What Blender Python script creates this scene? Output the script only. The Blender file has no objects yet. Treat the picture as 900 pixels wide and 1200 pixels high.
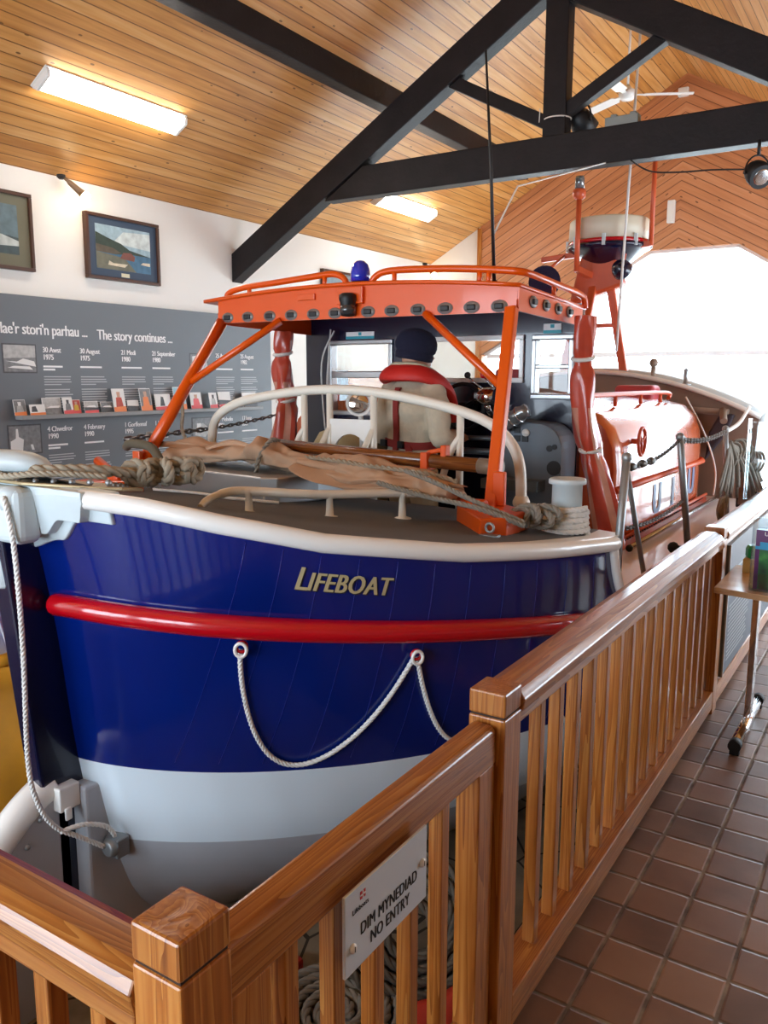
import bpy, bmesh, math, random
from mathutils import Vector, Matrix, noise
random.seed(7)
SC = bpy.context.scene
COL = SC.collection
PI = math.pi
V = Vector

# ------------------------------------------------------------------ mesh builder
def lin(h):
    h = h.lstrip('#'); o = []
    for i in (0, 2, 4):
        c = int(h[i:i+2], 16) / 255
        o.append(c / 12.92 if c <= .04045 else ((c + .055) / 1.055) ** 2.4)
    return (*o, 1)

class MB:
    def __init__(s):
        s.v = []; s.f = []; s.mi = []; s.sm = []
    def add(s, vs, fs, mi=0, sm=False):
        n = len(s.v); s.v += [tuple(p) for p in vs]
        for f in fs:
            s.f.append([n + i for i in f]); s.mi.append(mi); s.sm.append(sm)
        return s
    def box(s, x0, x1, y0, y1, z0, z1, mi=0):
        vs = [(x, y, z) for z in (z0, z1) for y in (y0, y1) for x in (x0, x1)]
        return s.add(vs, [(0, 2, 3, 1), (4, 5, 7, 6), (0, 1, 5, 4), (2, 6, 7, 3), (0, 4, 6, 2), (1, 3, 7, 5)], mi)
    def obox(s, M, sx, sy, sz, mi=0):
        vs = [M @ V((x, y, z)) for z in (-sz/2, sz/2) for y in (-sy/2, sy/2) for x in (-sx/2, sx/2)]
        return s.add(vs, [(0, 2, 3, 1), (4, 5, 7, 6), (0, 1, 5, 4), (2, 6, 7, 3), (0, 4, 6, 2), (1, 3, 7, 5)], mi)
    def bar(s, p, q, w, h, up=(0, 0, 1), mi=0):
        p = V(p); q = V(q); d = (q - p).normalized(); a = d.cross(V(up)).normalized(); b = a.cross(d)
        vs = [e + a*(i*w/2) + b*(j*h/2) for e in (p, q) for i, j in ((-1, -1), (1, -1), (1, 1), (-1, 1))]
        return s.add(vs, [(0, 1, 2, 3), (7, 6, 5, 4), (0, 4, 5, 1), (1, 5, 6, 2), (2, 6, 7, 3), (3, 7, 4, 0)], mi)
    def tube(s, pts, r, n=10, closed=False, caps=True, mi=0, flat=1.0, up=None):
        pts = [V(p) for p in pts]; m = len(pts)
        rs = r if isinstance(r, (list, tuple)) else [r]*m
        T = []
        for i in range(m):
            if closed: t = pts[(i+1) % m] - pts[i-1]
            else: t = pts[min(i+1, m-1)] - pts[max(i-1, 0)]
            T.append(t.normalized() if t.length > 1e-9 else V((0, 0, 1)))
        a = V(up) if up else (V((0, 0, 1)) if abs(T[0].z) < .9 else V((1, 0, 0)))
        a = (a - T[0]*a.dot(T[0])).normalized()
        vs = []
        for i in range(m):
            if up: a = V(up)
            a = a - T[i]*a.dot(T[i]); a = a.normalized() if a.length > 1e-6 else T[i].orthogonal().normalized()
            b = T[i].cross(a)
            for k in range(n):
                th = 2*PI*k/n
                vs.append(pts[i] + a*(math.cos(th)*rs[i]*flat) + b*(math.sin(th)*rs[i]))
        fs = []
        for i in range(m if closed else m-1):
            j = (i+1) % m
            for k in range(n):
                l = (k+1) % n
                fs.append((i*n+k, i*n+l, j*n+l, j*n+k))
        s.add(vs, fs, mi, True)
        if caps and not closed:
            b0 = len(s.v) - m*n
            s.f.append([b0+k for k in range(n)][::-1]); s.mi.append(mi); s.sm.append(False)
            s.f.append([b0+(m-1)*n+k for k in range(n)]); s.mi.append(mi); s.sm.append(False)
        return s
    def lathe(s, prof, M=None, n=24, mi=0, sm=True):
        M = M or Matrix(); m = len(prof)
        vs = [M @ V((r*math.cos(2*PI*k/n), r*math.sin(2*PI*k/n), z)) for r, z in prof for k in range(n)]
        fs = [(i*n+k, i*n+(k+1) % n, (i+1)*n+(k+1) % n, (i+1)*n+k) for i in range(m-1) for k in range(n)]
        s.add(vs, fs, mi, sm); b0 = len(s.v) - m*n
        if prof[0][0] > 1e-6: s.f.append([b0+k for k in range(n)][::-1]); s.mi.append(mi); s.sm.append(False)
        if prof[-1][0] > 1e-6: s.f.append([b0+(m-1)*n+k for k in range(n)]); s.mi.append(mi); s.sm.append(False)
        return s
    def ball(s, c, rx, ry=None, rz=None, n=16, m=10, mi=0, M=None):
        ry = ry or rx; rz = rz or rx; c = V(c); M = M or Matrix.Identity(3)
        vs = [c + M @ V((0, 0, -rz))]
        for i in range(1, m):
            p = -PI/2 + PI*i/m
            for k in range(n):
                t = 2*PI*k/n; vs.append(c + M @ V((rx*math.cos(p)*math.cos(t), ry*math.cos(p)*math.sin(t), rz*math.sin(p))))
        vs.append(c + M @ V((0, 0, rz))); e = len(vs)-1
        fs = [(0, 1+(k+1) % n, 1+k) for k in range(n)]
        for i in range(m-2):
            for k in range(n): fs.append((1+i*n+k, 1+i*n+(k+1) % n, 1+(i+1)*n+(k+1) % n, 1+(i+1)*n+k))
        fs += [(e, 1+(m-2)*n+k, 1+(m-2)*n+(k+1) % n) for k in range(n)]
        return s.add(vs, fs, mi, True)
    def prism(s, poly, f, d0, d1, mi=0, side_mi=None):
        n = len(poly); vs = [f(a, b, d0) for a, b in poly] + [f(a, b, d1) for a, b in poly]
        s.add(vs, [list(range(n))[::-1], list(range(n, 2*n))], mi)
        b0 = len(s.v) - 2*n
        for i in range(n):
            j = (i+1) % n; s.f.append([b0+i, b0+j, b0+n+j, b0+n+i]); s.mi.append(mi if side_mi is None else side_mi); s.sm.append(False)
        return s
    def grid(s, rows, mi=0, sm=True, mif=None):
        m = len(rows); n = len(rows[0]); b0 = len(s.v); s.v += [tuple(p) for r in rows for p in r]
        for i in range(m-1):
            for k in range(n-1):
                s.f.append([b0+i*n+k, b0+i*n+k+1, b0+(i+1)*n+k+1, b0+(i+1)*n+k]); s.mi.append(mif(i, k) if mif else mi); s.sm.append(sm)
        return s
    def text(s, txt, size, f, mi=0, bold=0.0, shear=0.0, align='LEFT', spacing=1.0, depth=0.0):
        c = bpy.data.curves.new('lettering', 'FONT'); c.body = txt; c.size = size; c.shear = shear; c.align_x = align
        c.space_character = spacing; c.resolution_u = 3; c.extrude = depth
        o = bpy.data.objects.new('lettering', c); COL.objects.link(o)
        dg = bpy.context.evaluated_depsgraph_get(); me = bpy.data.meshes.new_from_object(o.evaluated_get(dg))
        for i_, sh in enumerate((0,) if not bold else (-bold, 0, bold)): s.add([f(v.co.x + sh, v.co.y, v.co.z + .0002*i_) for v in me.vertices], [list(p.vertices) for p in me.polygons], mi)
        bpy.data.objects.remove(o); bpy.data.curves.remove(c); bpy.data.meshes.remove(me)
        return s
    def build(s, name, mats, parent=None, bevel=0, seg=2, solid=0, weld=False, subsurf=0, recalc=True):
        me = bpy.data.meshes.new(name)
        org = V((0, 0, 0))
        if parent is None:
            xs = [p[0] for p in s.v]; ys = [p[1] for p in s.v]; zs = [p[2] for p in s.v]
            org = V(((min(xs)+max(xs))/2, (min(ys)+max(ys))/2, min(zs)))
        else:
            org = parent['_o'] if '_o' in parent else V((0, 0, 0)); org = V(org)
        me.from_pydata([(V(p)-org) for p in s.v], [], s.f)
        for m in (mats if isinstance(mats, (list, tuple)) else [mats]): me.materials.append(m)
        for p, a, b in zip(me.polygons, s.mi, s.sm): p.material_index = a; p.use_smooth = b
        if recalc or weld:
            bm = bmesh.new(); bm.from_mesh(me)
            if weld: bmesh.ops.remove_doubles(bm, verts=bm.verts, dist=1e-5)
            bmesh.ops.recalc_face_normals(bm, faces=bm.faces); bm.to_mesh(me); bm.free()
        o = bpy.data.objects.new(name, me); COL.objects.link(o)
        if parent is None: o.location = org
        else: o.parent = parent
        o['_o'] = tuple(org)
        if solid:
            m = o.modifiers.new('solid', 'SOLIDIFY'); m.thickness = solid; m.offset = 0
        if subsurf:
            m = o.modifiers.new('sub', 'SUBSURF'); m.levels = subsurf; m.render_levels = subsurf
        if bevel:
            m = o.modifiers.new('bevel', 'BEVEL'); m.width = bevel; m.segments = seg; m.limit_method = 'ANGLE'; m.angle_limit = math.radians(40)
        return o

def tag(o, label, cat, group=None):
    o['label'] = label; o['category'] = cat
    if group: o['group'] = group
    return o
def thing(name, label, cat, loc=(0, 0, 0), group=None):
    o = bpy.data.objects.new(name, None); COL.objects.link(o); o.location = loc; o['_o'] = tuple(loc); o.empty_display_size = .1
    return tag(o, label, cat, group)
def struct(o):
    o['kind'] = 'structure'; return o
def dup(o, delta, parent=None, label=None):
    """copy of an object and its children, moved by delta"""
    c = o.copy(); COL.objects.link(c); c.location = V(o.location) + V(delta)
    if parent is not None: c.parent = parent
    if label: c['label'] = label
    for ch in [q for q in SC.objects if q.parent == o]:
        k = ch.copy(); COL.objects.link(k); k.parent = c
    return c
def lerp(a, b, t): return a + (b-a)*t
def spline(pts, n=8, closed=False):
    """Catmull-Rom through points"""
    P = [V(p) for p in pts]; m = len(P); out = []
    for i in range(m if closed else m-1):
        if closed: p0, p1, p2, p3 = P[i-1], P[i], P[(i+1) % m], P[(i+2) % m]
        else: p0, p1, p2, p3 = P[max(i-1, 0)], P[i], P[i+1], P[min(i+2, m-1)]
        for k in range(n):
            t = k/n
            out.append(.5*((2*p1) + (p2-p0)*t + (2*p0-5*p1+4*p2-p3)*t*t + (3*p1-p0-3*p2+p3)*t**3))
    if not closed: out.append(P[-1])
    return out
def twist_rope(mb, pts, r, strands=3, pitch=None, n=6, mi=0, closed=False):
    """laid rope: strands wound round a path"""
    P = [V(p) for p in pts]; L = [0]
    for a, b in zip(P, P[1:]): L.append(L[-1] + (b-a).length)
    pitch = pitch or r*5.5; step = pitch/7; m = max(4, int(L[-1]/step)); Q = []; j = 0
    for i in range(m+1):
        t = L[-1]*i/m
        while j < len(L)-2 and L[j+1] < t: j += 1
        u = (t-L[j])/max(1e-9, L[j+1]-L[j]); Q.append((P[j].lerp(P[j+1], u), t))
    T = [((Q[min(i+1, m)][0]-Q[max(i-1, 0)][0]).normalized()) for i in range(m+1)]
    a = T[0].orthogonal().normalized(); fr = []
    for i in range(m+1):
        a = a - T[i]*a.dot(T[i]); a.normalize(); fr.append((a.copy(), T[i].cross(a)))
    for k in range(strands):
        pp = []
        for i in range(m+1):
            th = 2*PI*(Q[i][1]/pitch + k/strands); pp.append(Q[i][0] + (fr[i][0]*math.cos(th) + fr[i][1]*math.sin(th))*r*.5)
        mb.tube(pp, r*.56, n=n, mi=mi)
    return mb

# ------------------------------------------------------------------ materials
def nt(name):
    m = bpy.data.materials.new(name); m.use_nodes = True; t = m.node_tree
    return m, t, t.nodes['Principled BSDF']
def N(t, typ, **kw):
    n = t.nodes.new(typ)
    for k, v in kw.items():
        if k in n.inputs.keys(): n.inputs[k].default_value = v
        else: setattr(n, k, v)
    return n
def ramp(t, fac, stops):
    r = t.nodes.new('ShaderNodeValToRGB'); e = r.color_ramp.elements
    while len(e) < len(stops): e.new(.5)
    for x, (p, c) in zip(e, stops): x.position = p; x.color = c if len(c) == 4 else (*c, 1)
    t.links.new(fac, r.inputs['Fac']); return r.outputs['Color']
def math_n(t, op, a, b=None):
    n = t.nodes.new('ShaderNodeMath'); n.operation = op
    for i, x in enumerate((a, b)):
        if x is None: continue
        if isinstance(x, (int, float)): n.inputs[i].default_value = x
        else: t.links.new(x, n.inputs[i])
    return n.outputs[0]
def mixc(t, fac, a, b, blend='MIX'):
    n = t.nodes.new('ShaderNodeMix'); n.data_type = 'RGBA'; n.blend_type = blend
    for i, x in ((0, fac), (6, a), (7, b)):
        if isinstance(x, (int, float, tuple)): n.inputs[i].default_value = x
        else: t.links.new(x, n.inputs[i])
    return n.outputs[2]
def mat(name, col, rough=.5, metal=0, var=.0, vscale=6, bump=0, bscale=60, coat=0, emit=0, spec=.5, sheen=0):
    m, t, b = nt(name); c = lin(col) if isinstance(col, str) else (*col, 1)
    b.inputs['Base Color'].default_value = c; b.inputs['Roughness'].default_value = rough; b.inputs['Metallic'].default_value = metal
    b.inputs['Coat Weight'].default_value = coat; b.inputs['Coat Roughness'].default_value = .06; b.inputs['Specular IOR Level'].default_value = spec
    if sheen: b.inputs['Sheen Weight'].default_value = sheen
    tc = N(t, 'ShaderNodeTexCoord')
    if var:
        n = N(t, 'ShaderNodeTexNoise', Scale=vscale, Detail=5.0); t.links.new(tc.outputs['Object'], n.inputs['Vector'])
        lo = tuple(max(0, x*(1-var)) for x in c[:3]); hi = tuple(min(1, x*(1+var*.8)) for x in c[:3])
        t.links.new(ramp(t, n.outputs['Fac'], [(.3, lo), (.7, hi)]), b.inputs['Base Color'])
    if bump:
        n = N(t, 'ShaderNodeTexNoise', Scale=bscale, Detail=4.0); t.links.new(tc.outputs['Object'], n.inputs['Vector'])
        bp = N(t, 'ShaderNodeBump', Strength=bump, Distance=.01); t.links.new(n.outputs['Fac'], bp.inputs['Height']); t.links.new(bp.outputs[0], b.inputs['Normal'])
    if emit:
        b.inputs['Emission Color'].default_value = c; b.inputs['Emission Strength'].default_value = emit
    return m
def wood(name, dark, mid, light, axis='Z', scale=1.0, rough=.3, coat=.4):
    """varnished softwood, grain running along axis"""
    m, t, b = nt(name); tc = N(t, 'ShaderNodeTexCoord'); mp = N(t, 'ShaderNodeMapping')
    sc = {'X': (.5, 13, 13), 'Y': (13, .5, 13), 'Z': (13, 13, .5)}[axis]
    mp.inputs['Scale'].default_value = tuple(x*scale for x in sc)
    oi = N(t, 'ShaderNodeObjectInfo'); ad = N(t, 'ShaderNodeVectorMath', operation='ADD'); cb = N(t, 'ShaderNodeCombineXYZ')
    for i in range(3): t.links.new(math_n(t, 'MULTIPLY', oi.outputs['Random'], 7.0+i), cb.inputs[i])
    t.links.new(tc.outputs['Object'], ad.inputs[0]); t.links.new(cb.outputs[0], ad.inputs[1]); t.links.new(ad.outputs[0], mp.inputs['Vector'])
    n1 = N(t, 'ShaderNodeTexNoise', Scale=1.2, Detail=2.0, Distortion=.4); t.links.new(mp.outputs[0], n1.inputs['Vector'])
    rings = math_n(t, 'FRACT', math_n(t, 'MULTIPLY', n1.outputs['Fac'], 16.0))
    n2 = N(t, 'ShaderNodeTexNoise', Scale=9.0, Detail=4.0); t.links.new(mp.outputs[0], n2.inputs['Vector'])
    f = math_n(t, 'ADD', math_n(t, 'MULTIPLY', rings, .42), math_n(t, 'MULTIPLY', n2.outputs['Fac'], .62))
    c = ramp(t, f, [(.12, dark), (.5, mid), (.95, light)])
    br = N(t, 'ShaderNodeHueSaturation'); t.links.new(c, br.inputs['Color']); t.links.new(math_n(t, 'ADD', math_n(t, 'MULTIPLY', oi.outputs['Random'], .3), .85), br.inputs['Value'])
    t.links.new(br.outputs[0], b.inputs['Base Color'])
    b.inputs['Roughness'].default_value = rough; b.inputs['Coat Weight'].default_value = coat; b.inputs['Coat Roughness'].default_value = .15
    bp = N(t, 'ShaderNodeBump', Strength=.12, Distance=.003); t.links.new(rings, bp.inputs['Height']); t.links.new(bp.outputs[0], b.inputs['Normal'])
    return m
def boards(name, coordfn, alongfn, width, dark, mid, light, groove=.045, rough=.4, knots=True):
    """tongue-and-groove boards: coordfn gives the across-board coordinate from separated XYZ"""
    m, t, b = nt(name); tc = N(t, 'ShaderNodeNewGeometry'); sp = N(t, 'ShaderNodeSeparateXYZ'); t.links.new(tc.outputs['Position'], sp.inputs[0])
    w = coordfn(t, sp); a = alongfn(t, sp)
    u = math_n(t, 'DIVIDE', w, width); fr = math_n(t, 'FRACT', u); idx = math_n(t, 'FLOOR', u)
    g = math_n(t, 'LESS_THAN', math_n(t, 'ABSOLUTE', math_n(t, 'SUBTRACT', fr, .5)), .5-groove)
    cb = N(t, 'ShaderNodeCombineXYZ'); t.links.new(math_n(t, 'MULTIPLY', w, 22.0), cb.inputs[0]); t.links.new(math_n(t, 'ADD', math_n(t, 'MULTIPLY', a, 1.4), math_n(t, 'MULTIPLY', idx, 3.7)), cb.inputs[1])
    n1 = N(t, 'ShaderNodeTexNoise', Scale=1.0, Detail=4.0, Distortion=.3); t.links.new(cb.outputs[0], n1.inputs['Vector'])
    wn = N(t, 'ShaderNodeTexWhiteNoise', noise_dimensions='1D'); t.links.new(idx, wn.inputs['W'])
    f = math_n(t, 'ADD', math_n(t, 'MULTIPLY', n1.outputs['Fac'], .8), math_n(t, 'MULTIPLY', wn.outputs['Value'], .3))
    c = ramp(t, f, [(.25, dark), (.55, mid), (.85, light)])
    if knots:
        kb = N(t, 'ShaderNodeCombineXYZ'); t.links.new(math_n(t, 'MULTIPLY', w, 10.2), kb.inputs[0]); t.links.new(math_n(t, 'MULTIPLY', a, 4.6), kb.inputs[1])
        vo = N(t, 'ShaderNodeTexVoronoi', Scale=1.0, feature='F1'); t.links.new(kb.outputs[0], vo.inputs['Vector'])
        k = math_n(t, 'LESS_THAN', vo.outputs['Distance'], .085); c = mixc(t, math_n(t, 'MULTIPLY', k, .8), c, tuple(x*.25 for x in dark[:3]) + (1,))
    c = mixc(t, g, tuple(x*.5 for x in dark[:3]) + (1,), c)
    t.links.new(c, b.inputs['Base Color']); b.inputs['Roughness'].default_value = rough
    bp = N(t, 'ShaderNodeBump', Strength=.5, Distance=.006); t.links.new(g, bp.inputs['Height']); t.links.new(bp.outputs[0], b.inputs['Normal'])
    return m

SLOPE = .561; XC = -2.65; ZR = 5.27
def zc(x): return ZR - SLOPE*abs(x-XC)
m_wall = mat('white_plaster', '#efece6', .8, bump=.08, bscale=40)
m_pit = mat('pale_concrete', '#8f8a80', .8, var=.2, vscale=3)
pine = (lin('#b0702f'), lin('#d39650'), lin('#e3b074'))
m_ceil = boards('pine_ceiling', lambda t, s: math_n(t, 'MULTIPLY', math_n(t, 'ABSOLUTE', math_n(t, 'SUBTRACT', s.outputs[0], XC)), 1.147), lambda t, s: s.outputs[1], .098, *pine)
m_gable = boards('pine_gable', lambda t, s: math_n(t, 'MULTIPLY', math_n(t, 'ADD', s.outputs[2], math_n(t, 'MULTIPLY', math_n(t, 'ABSOLUTE', math_n(t, 'SUBTRACT', s.outputs[0], XC)), SLOPE)), .872), lambda t, s: s.outputs[0], .098, lin('#b06f45'), lin('#cd8a5c'), lin('#dba076'))
m_beam = mat('black_stained_timber', '#1d191b', .5, var=.3, vscale=5, bump=.25, bscale=25, spec=.25)
wd = (lin('#70380f'), lin('#a86528'), lin('#c98f4a'))
m_wx = wood('varnished_pine_x', *wd, axis='X'); m_wy = wood('varnished_pine_y', *wd, axis='Y'); m_wz = wood('varnished_pine_z', *wd, axis='Z')
m_groove = mat('dark_groove', '#2c1608', .7)
m_orange = mat('orange_gloss_paint', '#dc5200', .3, coat=.25, bump=.03, bscale=12)
m_orangedull = mat('sunbleached_orange', '#cd5830', .4, var=.08)
m_blue = mat('royal_blue_hull_paint', '#021d6e', .12, coat=.5, var=.10, vscale=2.0)
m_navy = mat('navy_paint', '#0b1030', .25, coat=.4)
m_red = mat('red_gloss_paint', '#c0081a', .18, coat=.6)
m_whitep = mat('white_gloss_paint', '#f0f0ec', .3, coat=.3)
m_cream = mat('cream_tube_paint', '#ebe7da', .35)
m_hullw = mat('white_topside_paint', '#e2f0fa', .35)
m_hullg = mat('grey_bottom_paint', '#b4b8bf', .5, var=.08, vscale=3)
m_deckg = mat('dark_grey_nonslip', '#5b5d60', .85, bump=.35, bscale=260, var=.08)
m_deckw = mat('pale_grey_deck', '#f2f4f5', .38, bump=.04, bscale=120, coat=.4)
m_greyp = mat('grey_casting_paint', '#cbd8dc', .38, var=.06)
m_alu = mat('aluminium', '#b9bcbe', .35, .85)
m_steel = mat('stainless', '#c8c8c8', .22, 1)
m_galv = mat('galvanised', '#9fa3a5', .45, .7, var=.15)
m_chrome = mat('chrome', '#e5e5e5', .06, 1)
m_dark = mat('matt_black', '#151517', .5)
m_rubber = mat('black_rubber', '#101010', .7)
m_brass = mat('worn_brass_plate', '#b7a682', .4, .5, var=.2)
m_rope = mat('weathered_rope', '#a89d8a', .9, var=.15, vscale=40)
m_ropew = mat('white_rope', '#e6e6e2', .85, var=.05, vscale=40)
m_ropeg = mat('grey_net_rope', '#8d877c', .9, var=.15, vscale=40)
m_ropedk = mat('brown_tarred_rope', '#5f574c', .9, var=.2, vscale=40)
m_canvas = mat('tan_canvas', '#bf9f84', .9, var=.14, vscale=5, bump=.25, bscale=14)
m_redcan = mat('red_pvc_canvas', '#c2462f', .3, var=.16, vscale=8, coat=.6, bump=.3, bscale=9)
m_clear = None
def glassy(name, tint=(1, 1, 1), alpha=.12, rough=.02):
    m, t, b = nt(name); t.nodes.remove(b); o = t.nodes['Material Output']
    a = N(t, 'ShaderNodeBsdfTransparent', Color=(*tint, 1)); g = N(t, 'ShaderNodeBsdfGlossy', Roughness=rough); lw = N(t, 'ShaderNodeLayerWeight', Blend=.35)
    mx = N(t, 'ShaderNodeMixShader'); t.links.new(math_n(t, 'ADD', math_n(t, 'MULTIPLY', lw.outputs['Fresnel'], .5), alpha*.5), mx.inputs[0]); t.links.new(a.outputs[0], mx.inputs[1]); t.links.new(g.outputs[0], mx.inputs[2]); t.links.new(mx.outputs[0], o.inputs[0])
    return m
m_glass = glassy('window_glass', (.96, .98, .98), .02)
m_acr = glassy('clear_acrylic', (.9, .96, .98), .12)
m_plastic = mat('pale_pvc_sheet', '#d89a86', .12, coat=1, var=.2, vscale=9)
m_panel = mat('slate_grey_print', '#686e74', .5)
m_text = mat('white_print', '#f2f2f2', .6)
m_bodytext = mat('pale_grey_print', '#b4b8ba', .6)
m_black = mat('black_print', '#1a1a1c', .6)
m_lamp = mat('fluorescent_diffuser', '#fffaf2', .5, emit=13)
m_bulb = mat('lit_bulb', '#ffe6b8', .4, emit=22)

# ------------------------------------------------------------------ room shell
def tilemat():
    m, t, b = nt('quarry_tiles'); g = N(t, 'ShaderNodeNewGeometry'); sp = N(t, 'ShaderNodeSeparateXYZ'); t.links.new(g.outputs['Position'], sp.inputs[0])
    P = .1655
    u = math_n(t, 'DIVIDE', math_n(t, 'ADD', sp.outputs[0], .637), .17); v = math_n(t, 'DIVIDE', math_n(t, 'SUBTRACT', sp.outputs[1], 2.067), P)
    gu = math_n(t, 'ABSOLUTE', math_n(t, 'SUBTRACT', math_n(t, 'FRACT', u), .5)); gv = math_n(t, 'ABSOLUTE', math_n(t, 'SUBTRACT', math_n(t, 'FRACT', v), .5))
    nz = N(t, 'ShaderNodeTexNoise', Scale=30.0, Detail=3.0); t.links.new(g.outputs['Position'], nz.inputs['Vector'])
    mx = math_n(t, 'ADD', math_n(t, 'MAXIMUM', gu, gv), math_n(t, 'MULTIPLY', math_n(t, 'SUBTRACT', nz.outputs['Fac'], .5), .02))
    tile = math_n(t, 'LESS_THAN', mx, .468)
    cb = N(t, 'ShaderNodeCombineXYZ'); t.links.new(math_n(t, 'FLOOR', u), cb.inputs[0]); t.links.new(math_n(t, 'FLOOR', v), cb.inputs[1])
    wn = N(t, 'ShaderNodeTexWhiteNoise', noise_dimensions='2D'); t.links.new(cb.outputs[0], wn.inputs['Vector'])
    n2 = N(t, 'ShaderNodeTexNoise', Scale=7.0, Detail=5.0); t.links.new(g.outputs['Position'], n2.inputs['Vector'])
    f = math_n(t, 'ADD', math_n(t, 'MULTIPLY', wn.outputs['Value'], .6), math_n(t, 'MULTIPLY', n2.outputs['Fac'], .5))
    c = ramp(t, f, [(.15, lin('#5f4434')), (.5, lin('#7b5a47')), (.9, lin('#927059'))])
    gm = ramp(t, n2.outputs['Fac'], [(.4, lin('#5a4a3c')), (.65, lin('#93826d'))])
    t.links.new(mixc(t, tile, gm, c), b.inputs['Base Color'])
    r = N(t, 'ShaderNodeMapRange'); t.links.new(tile, r.inputs[0]); r.inputs[3].default_value = .8; r.inputs[4].default_value = .42; t.links.new(r.outputs[0], b.inputs['Roughness'])
    ed = N(t, 'ShaderNodeMapRange'); t.links.new(mx, ed.inputs[0]); ed.inputs[1].default_value = .44; ed.inputs[2].default_value = .48; ed.inputs[3].default_value = 1; ed.inputs[4].default_value = 0
    h = math_n(t, 'ADD', ed.outputs[0], math_n(t, 'MULTIPLY', n2.outputs['Fac'], .35))
    bp = N(t, 'ShaderNodeBump', Strength=.5, Distance=.004); t.links.new(h, bp.inputs['Height']); t.links.new(bp.outputs[0], b.inputs['Normal'])
    return m
def flagmat():
    m, t, b = nt('pit_flagstones'); g = N(t, 'ShaderNodeNewGeometry')
    vo = N(t, 'ShaderNodeTexVoronoi', Scale=2.6, feature='DISTANCE_TO_EDGE'); t.links.new(g.outputs['Position'], vo.inputs['Vector'])
    n = N(t, 'ShaderNodeTexNoise', Scale=6.0, Detail=6.0); t.links.new(g.outputs['Position'], n.inputs['Vector'])
    c = ramp(t, n.outputs['Fac'], [(.3, lin('#8b7f6c')), (.7, lin('#b5a78e'))])
    t.links.new(mixc(t, math_n(t, 'LESS_THAN', vo.outputs['Distance'], .015), c, lin('#4c4438')), b.inputs['Base Color']); b.inputs['Roughness'].default_value = .8
    return m
m_tile = tilemat(); m_flag = flagmat()
XL = -6.16; XR = 2.4; YB = 10.8; YF = -3.2; PZ = -.75
fl = MB()
fl.prism([(-.87, .735), (-.87, YB), (XR, YB), (XR, YF), (XL, YF), (XL, .735)], lambda a, b, d: (a, b, d), -.9, 0)
struct(fl.build('floor', m_tile))
struct(MB().box(XL, -.87, .735, YB, PZ-.15, PZ).build('floor_2', m_flag))
struct(MB().box(XL-.2, XL, YF, YB+.2, -.9, 3.32).build('wall_left', m_wall))
# right and front walls (behind the camera) with window openings for daylight, the right-hand one added
wr = MB()
wr.box(XR, XR+.2, YF, 5.6, -.9, 2.46).box(XR, XR+.2, 10.4, YB+.2, -.9, 2.46).box(XR, XR+.2, 5.6, 10.4, -.9, .6).box(XR, XR+.2, 5.6, 10.4, 2.38, 2.46)
struct(wr.build('wall_right', mat('bounce_limiting_grey', '#8b8178', .7)))  # unseen wall, no real boards; tone picked to limit bounced light
wf = MB(); FW = [(-5.7, -3.4), (-3.0, -.75)]; z0w, z1w = .30, 2.95
xs = [XL] + [x for w in FW for x in w] + [XR]
for i in range(0, len(xs), 2): wf.prism([(xs[i], -.9), (xs[i+1], -.9), (xs[i+1], zc(xs[i+1])+.05), (xs[i], zc(xs[i])+.05)] if not xs[i] < XC < xs[i+1] else [(xs[i], -.9), (xs[i+1], -.9), (xs[i+1], zc(xs[i+1])+.05), (XC, ZR+.05), (xs[i], zc(xs[i])+.05)], lambda a, b, d: (a, d, b), YF-.2, YF)
for a, b_ in FW:
    wf.box(a, b_, YF-.2, YF, -.9, z0w)
    top = [(a, z1w), (b_, z1w), (b_, zc(b_)+.05)] + ([(XC, ZR+.05)] if a < XC < b_ else []) + [(a, zc(a)+.05)]
    if min(zc(a), zc(b_)) > z1w: wf.prism(top, lambda p, q, d: (p, d, q), YF-.2, YF)
struct(wf.build('wall_front', m_wall))
wb = MB()
OW = [(-5.3, PZ-.1), (-5.3, 2.0), (-3.0, 3.25), (-1.95, 3.25), (1.6, 1.05), (1.6, PZ-.1)]
fy = lambda a, b, d: (a, d, b)
XS = -5.36
wb.prism([(XL, -.9), (XS, -.9), (XS, zc(XS)+.06), (XL, zc(XL)+.06)], fy, YB, YB+.2, mi=1)
left = [(XS, -.9), (OW[0][0], -.9), OW[1], OW[2], (XC, 3.25), (XC, ZR+.06), (XS, zc(XS)+.06)]
right = [(XC, 3.25), OW[3], OW[4], (OW[5][0], -.9), (XR, -.9), (XR, zc(XR)+.06), (XC, ZR+.06)]
wb.prism(left, fy, YB, YB+.2); wb.prism(right, fy, YB, YB+.2)
struct(wb.build('wall_back', [m_gable, m_wall]))
struct(MB().box(XS-.03, XS+.03, YB-.03, YB+.0, 0, zc(XS)-.02).build('trim_1', wood('trim_pine', *wd)))
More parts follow.
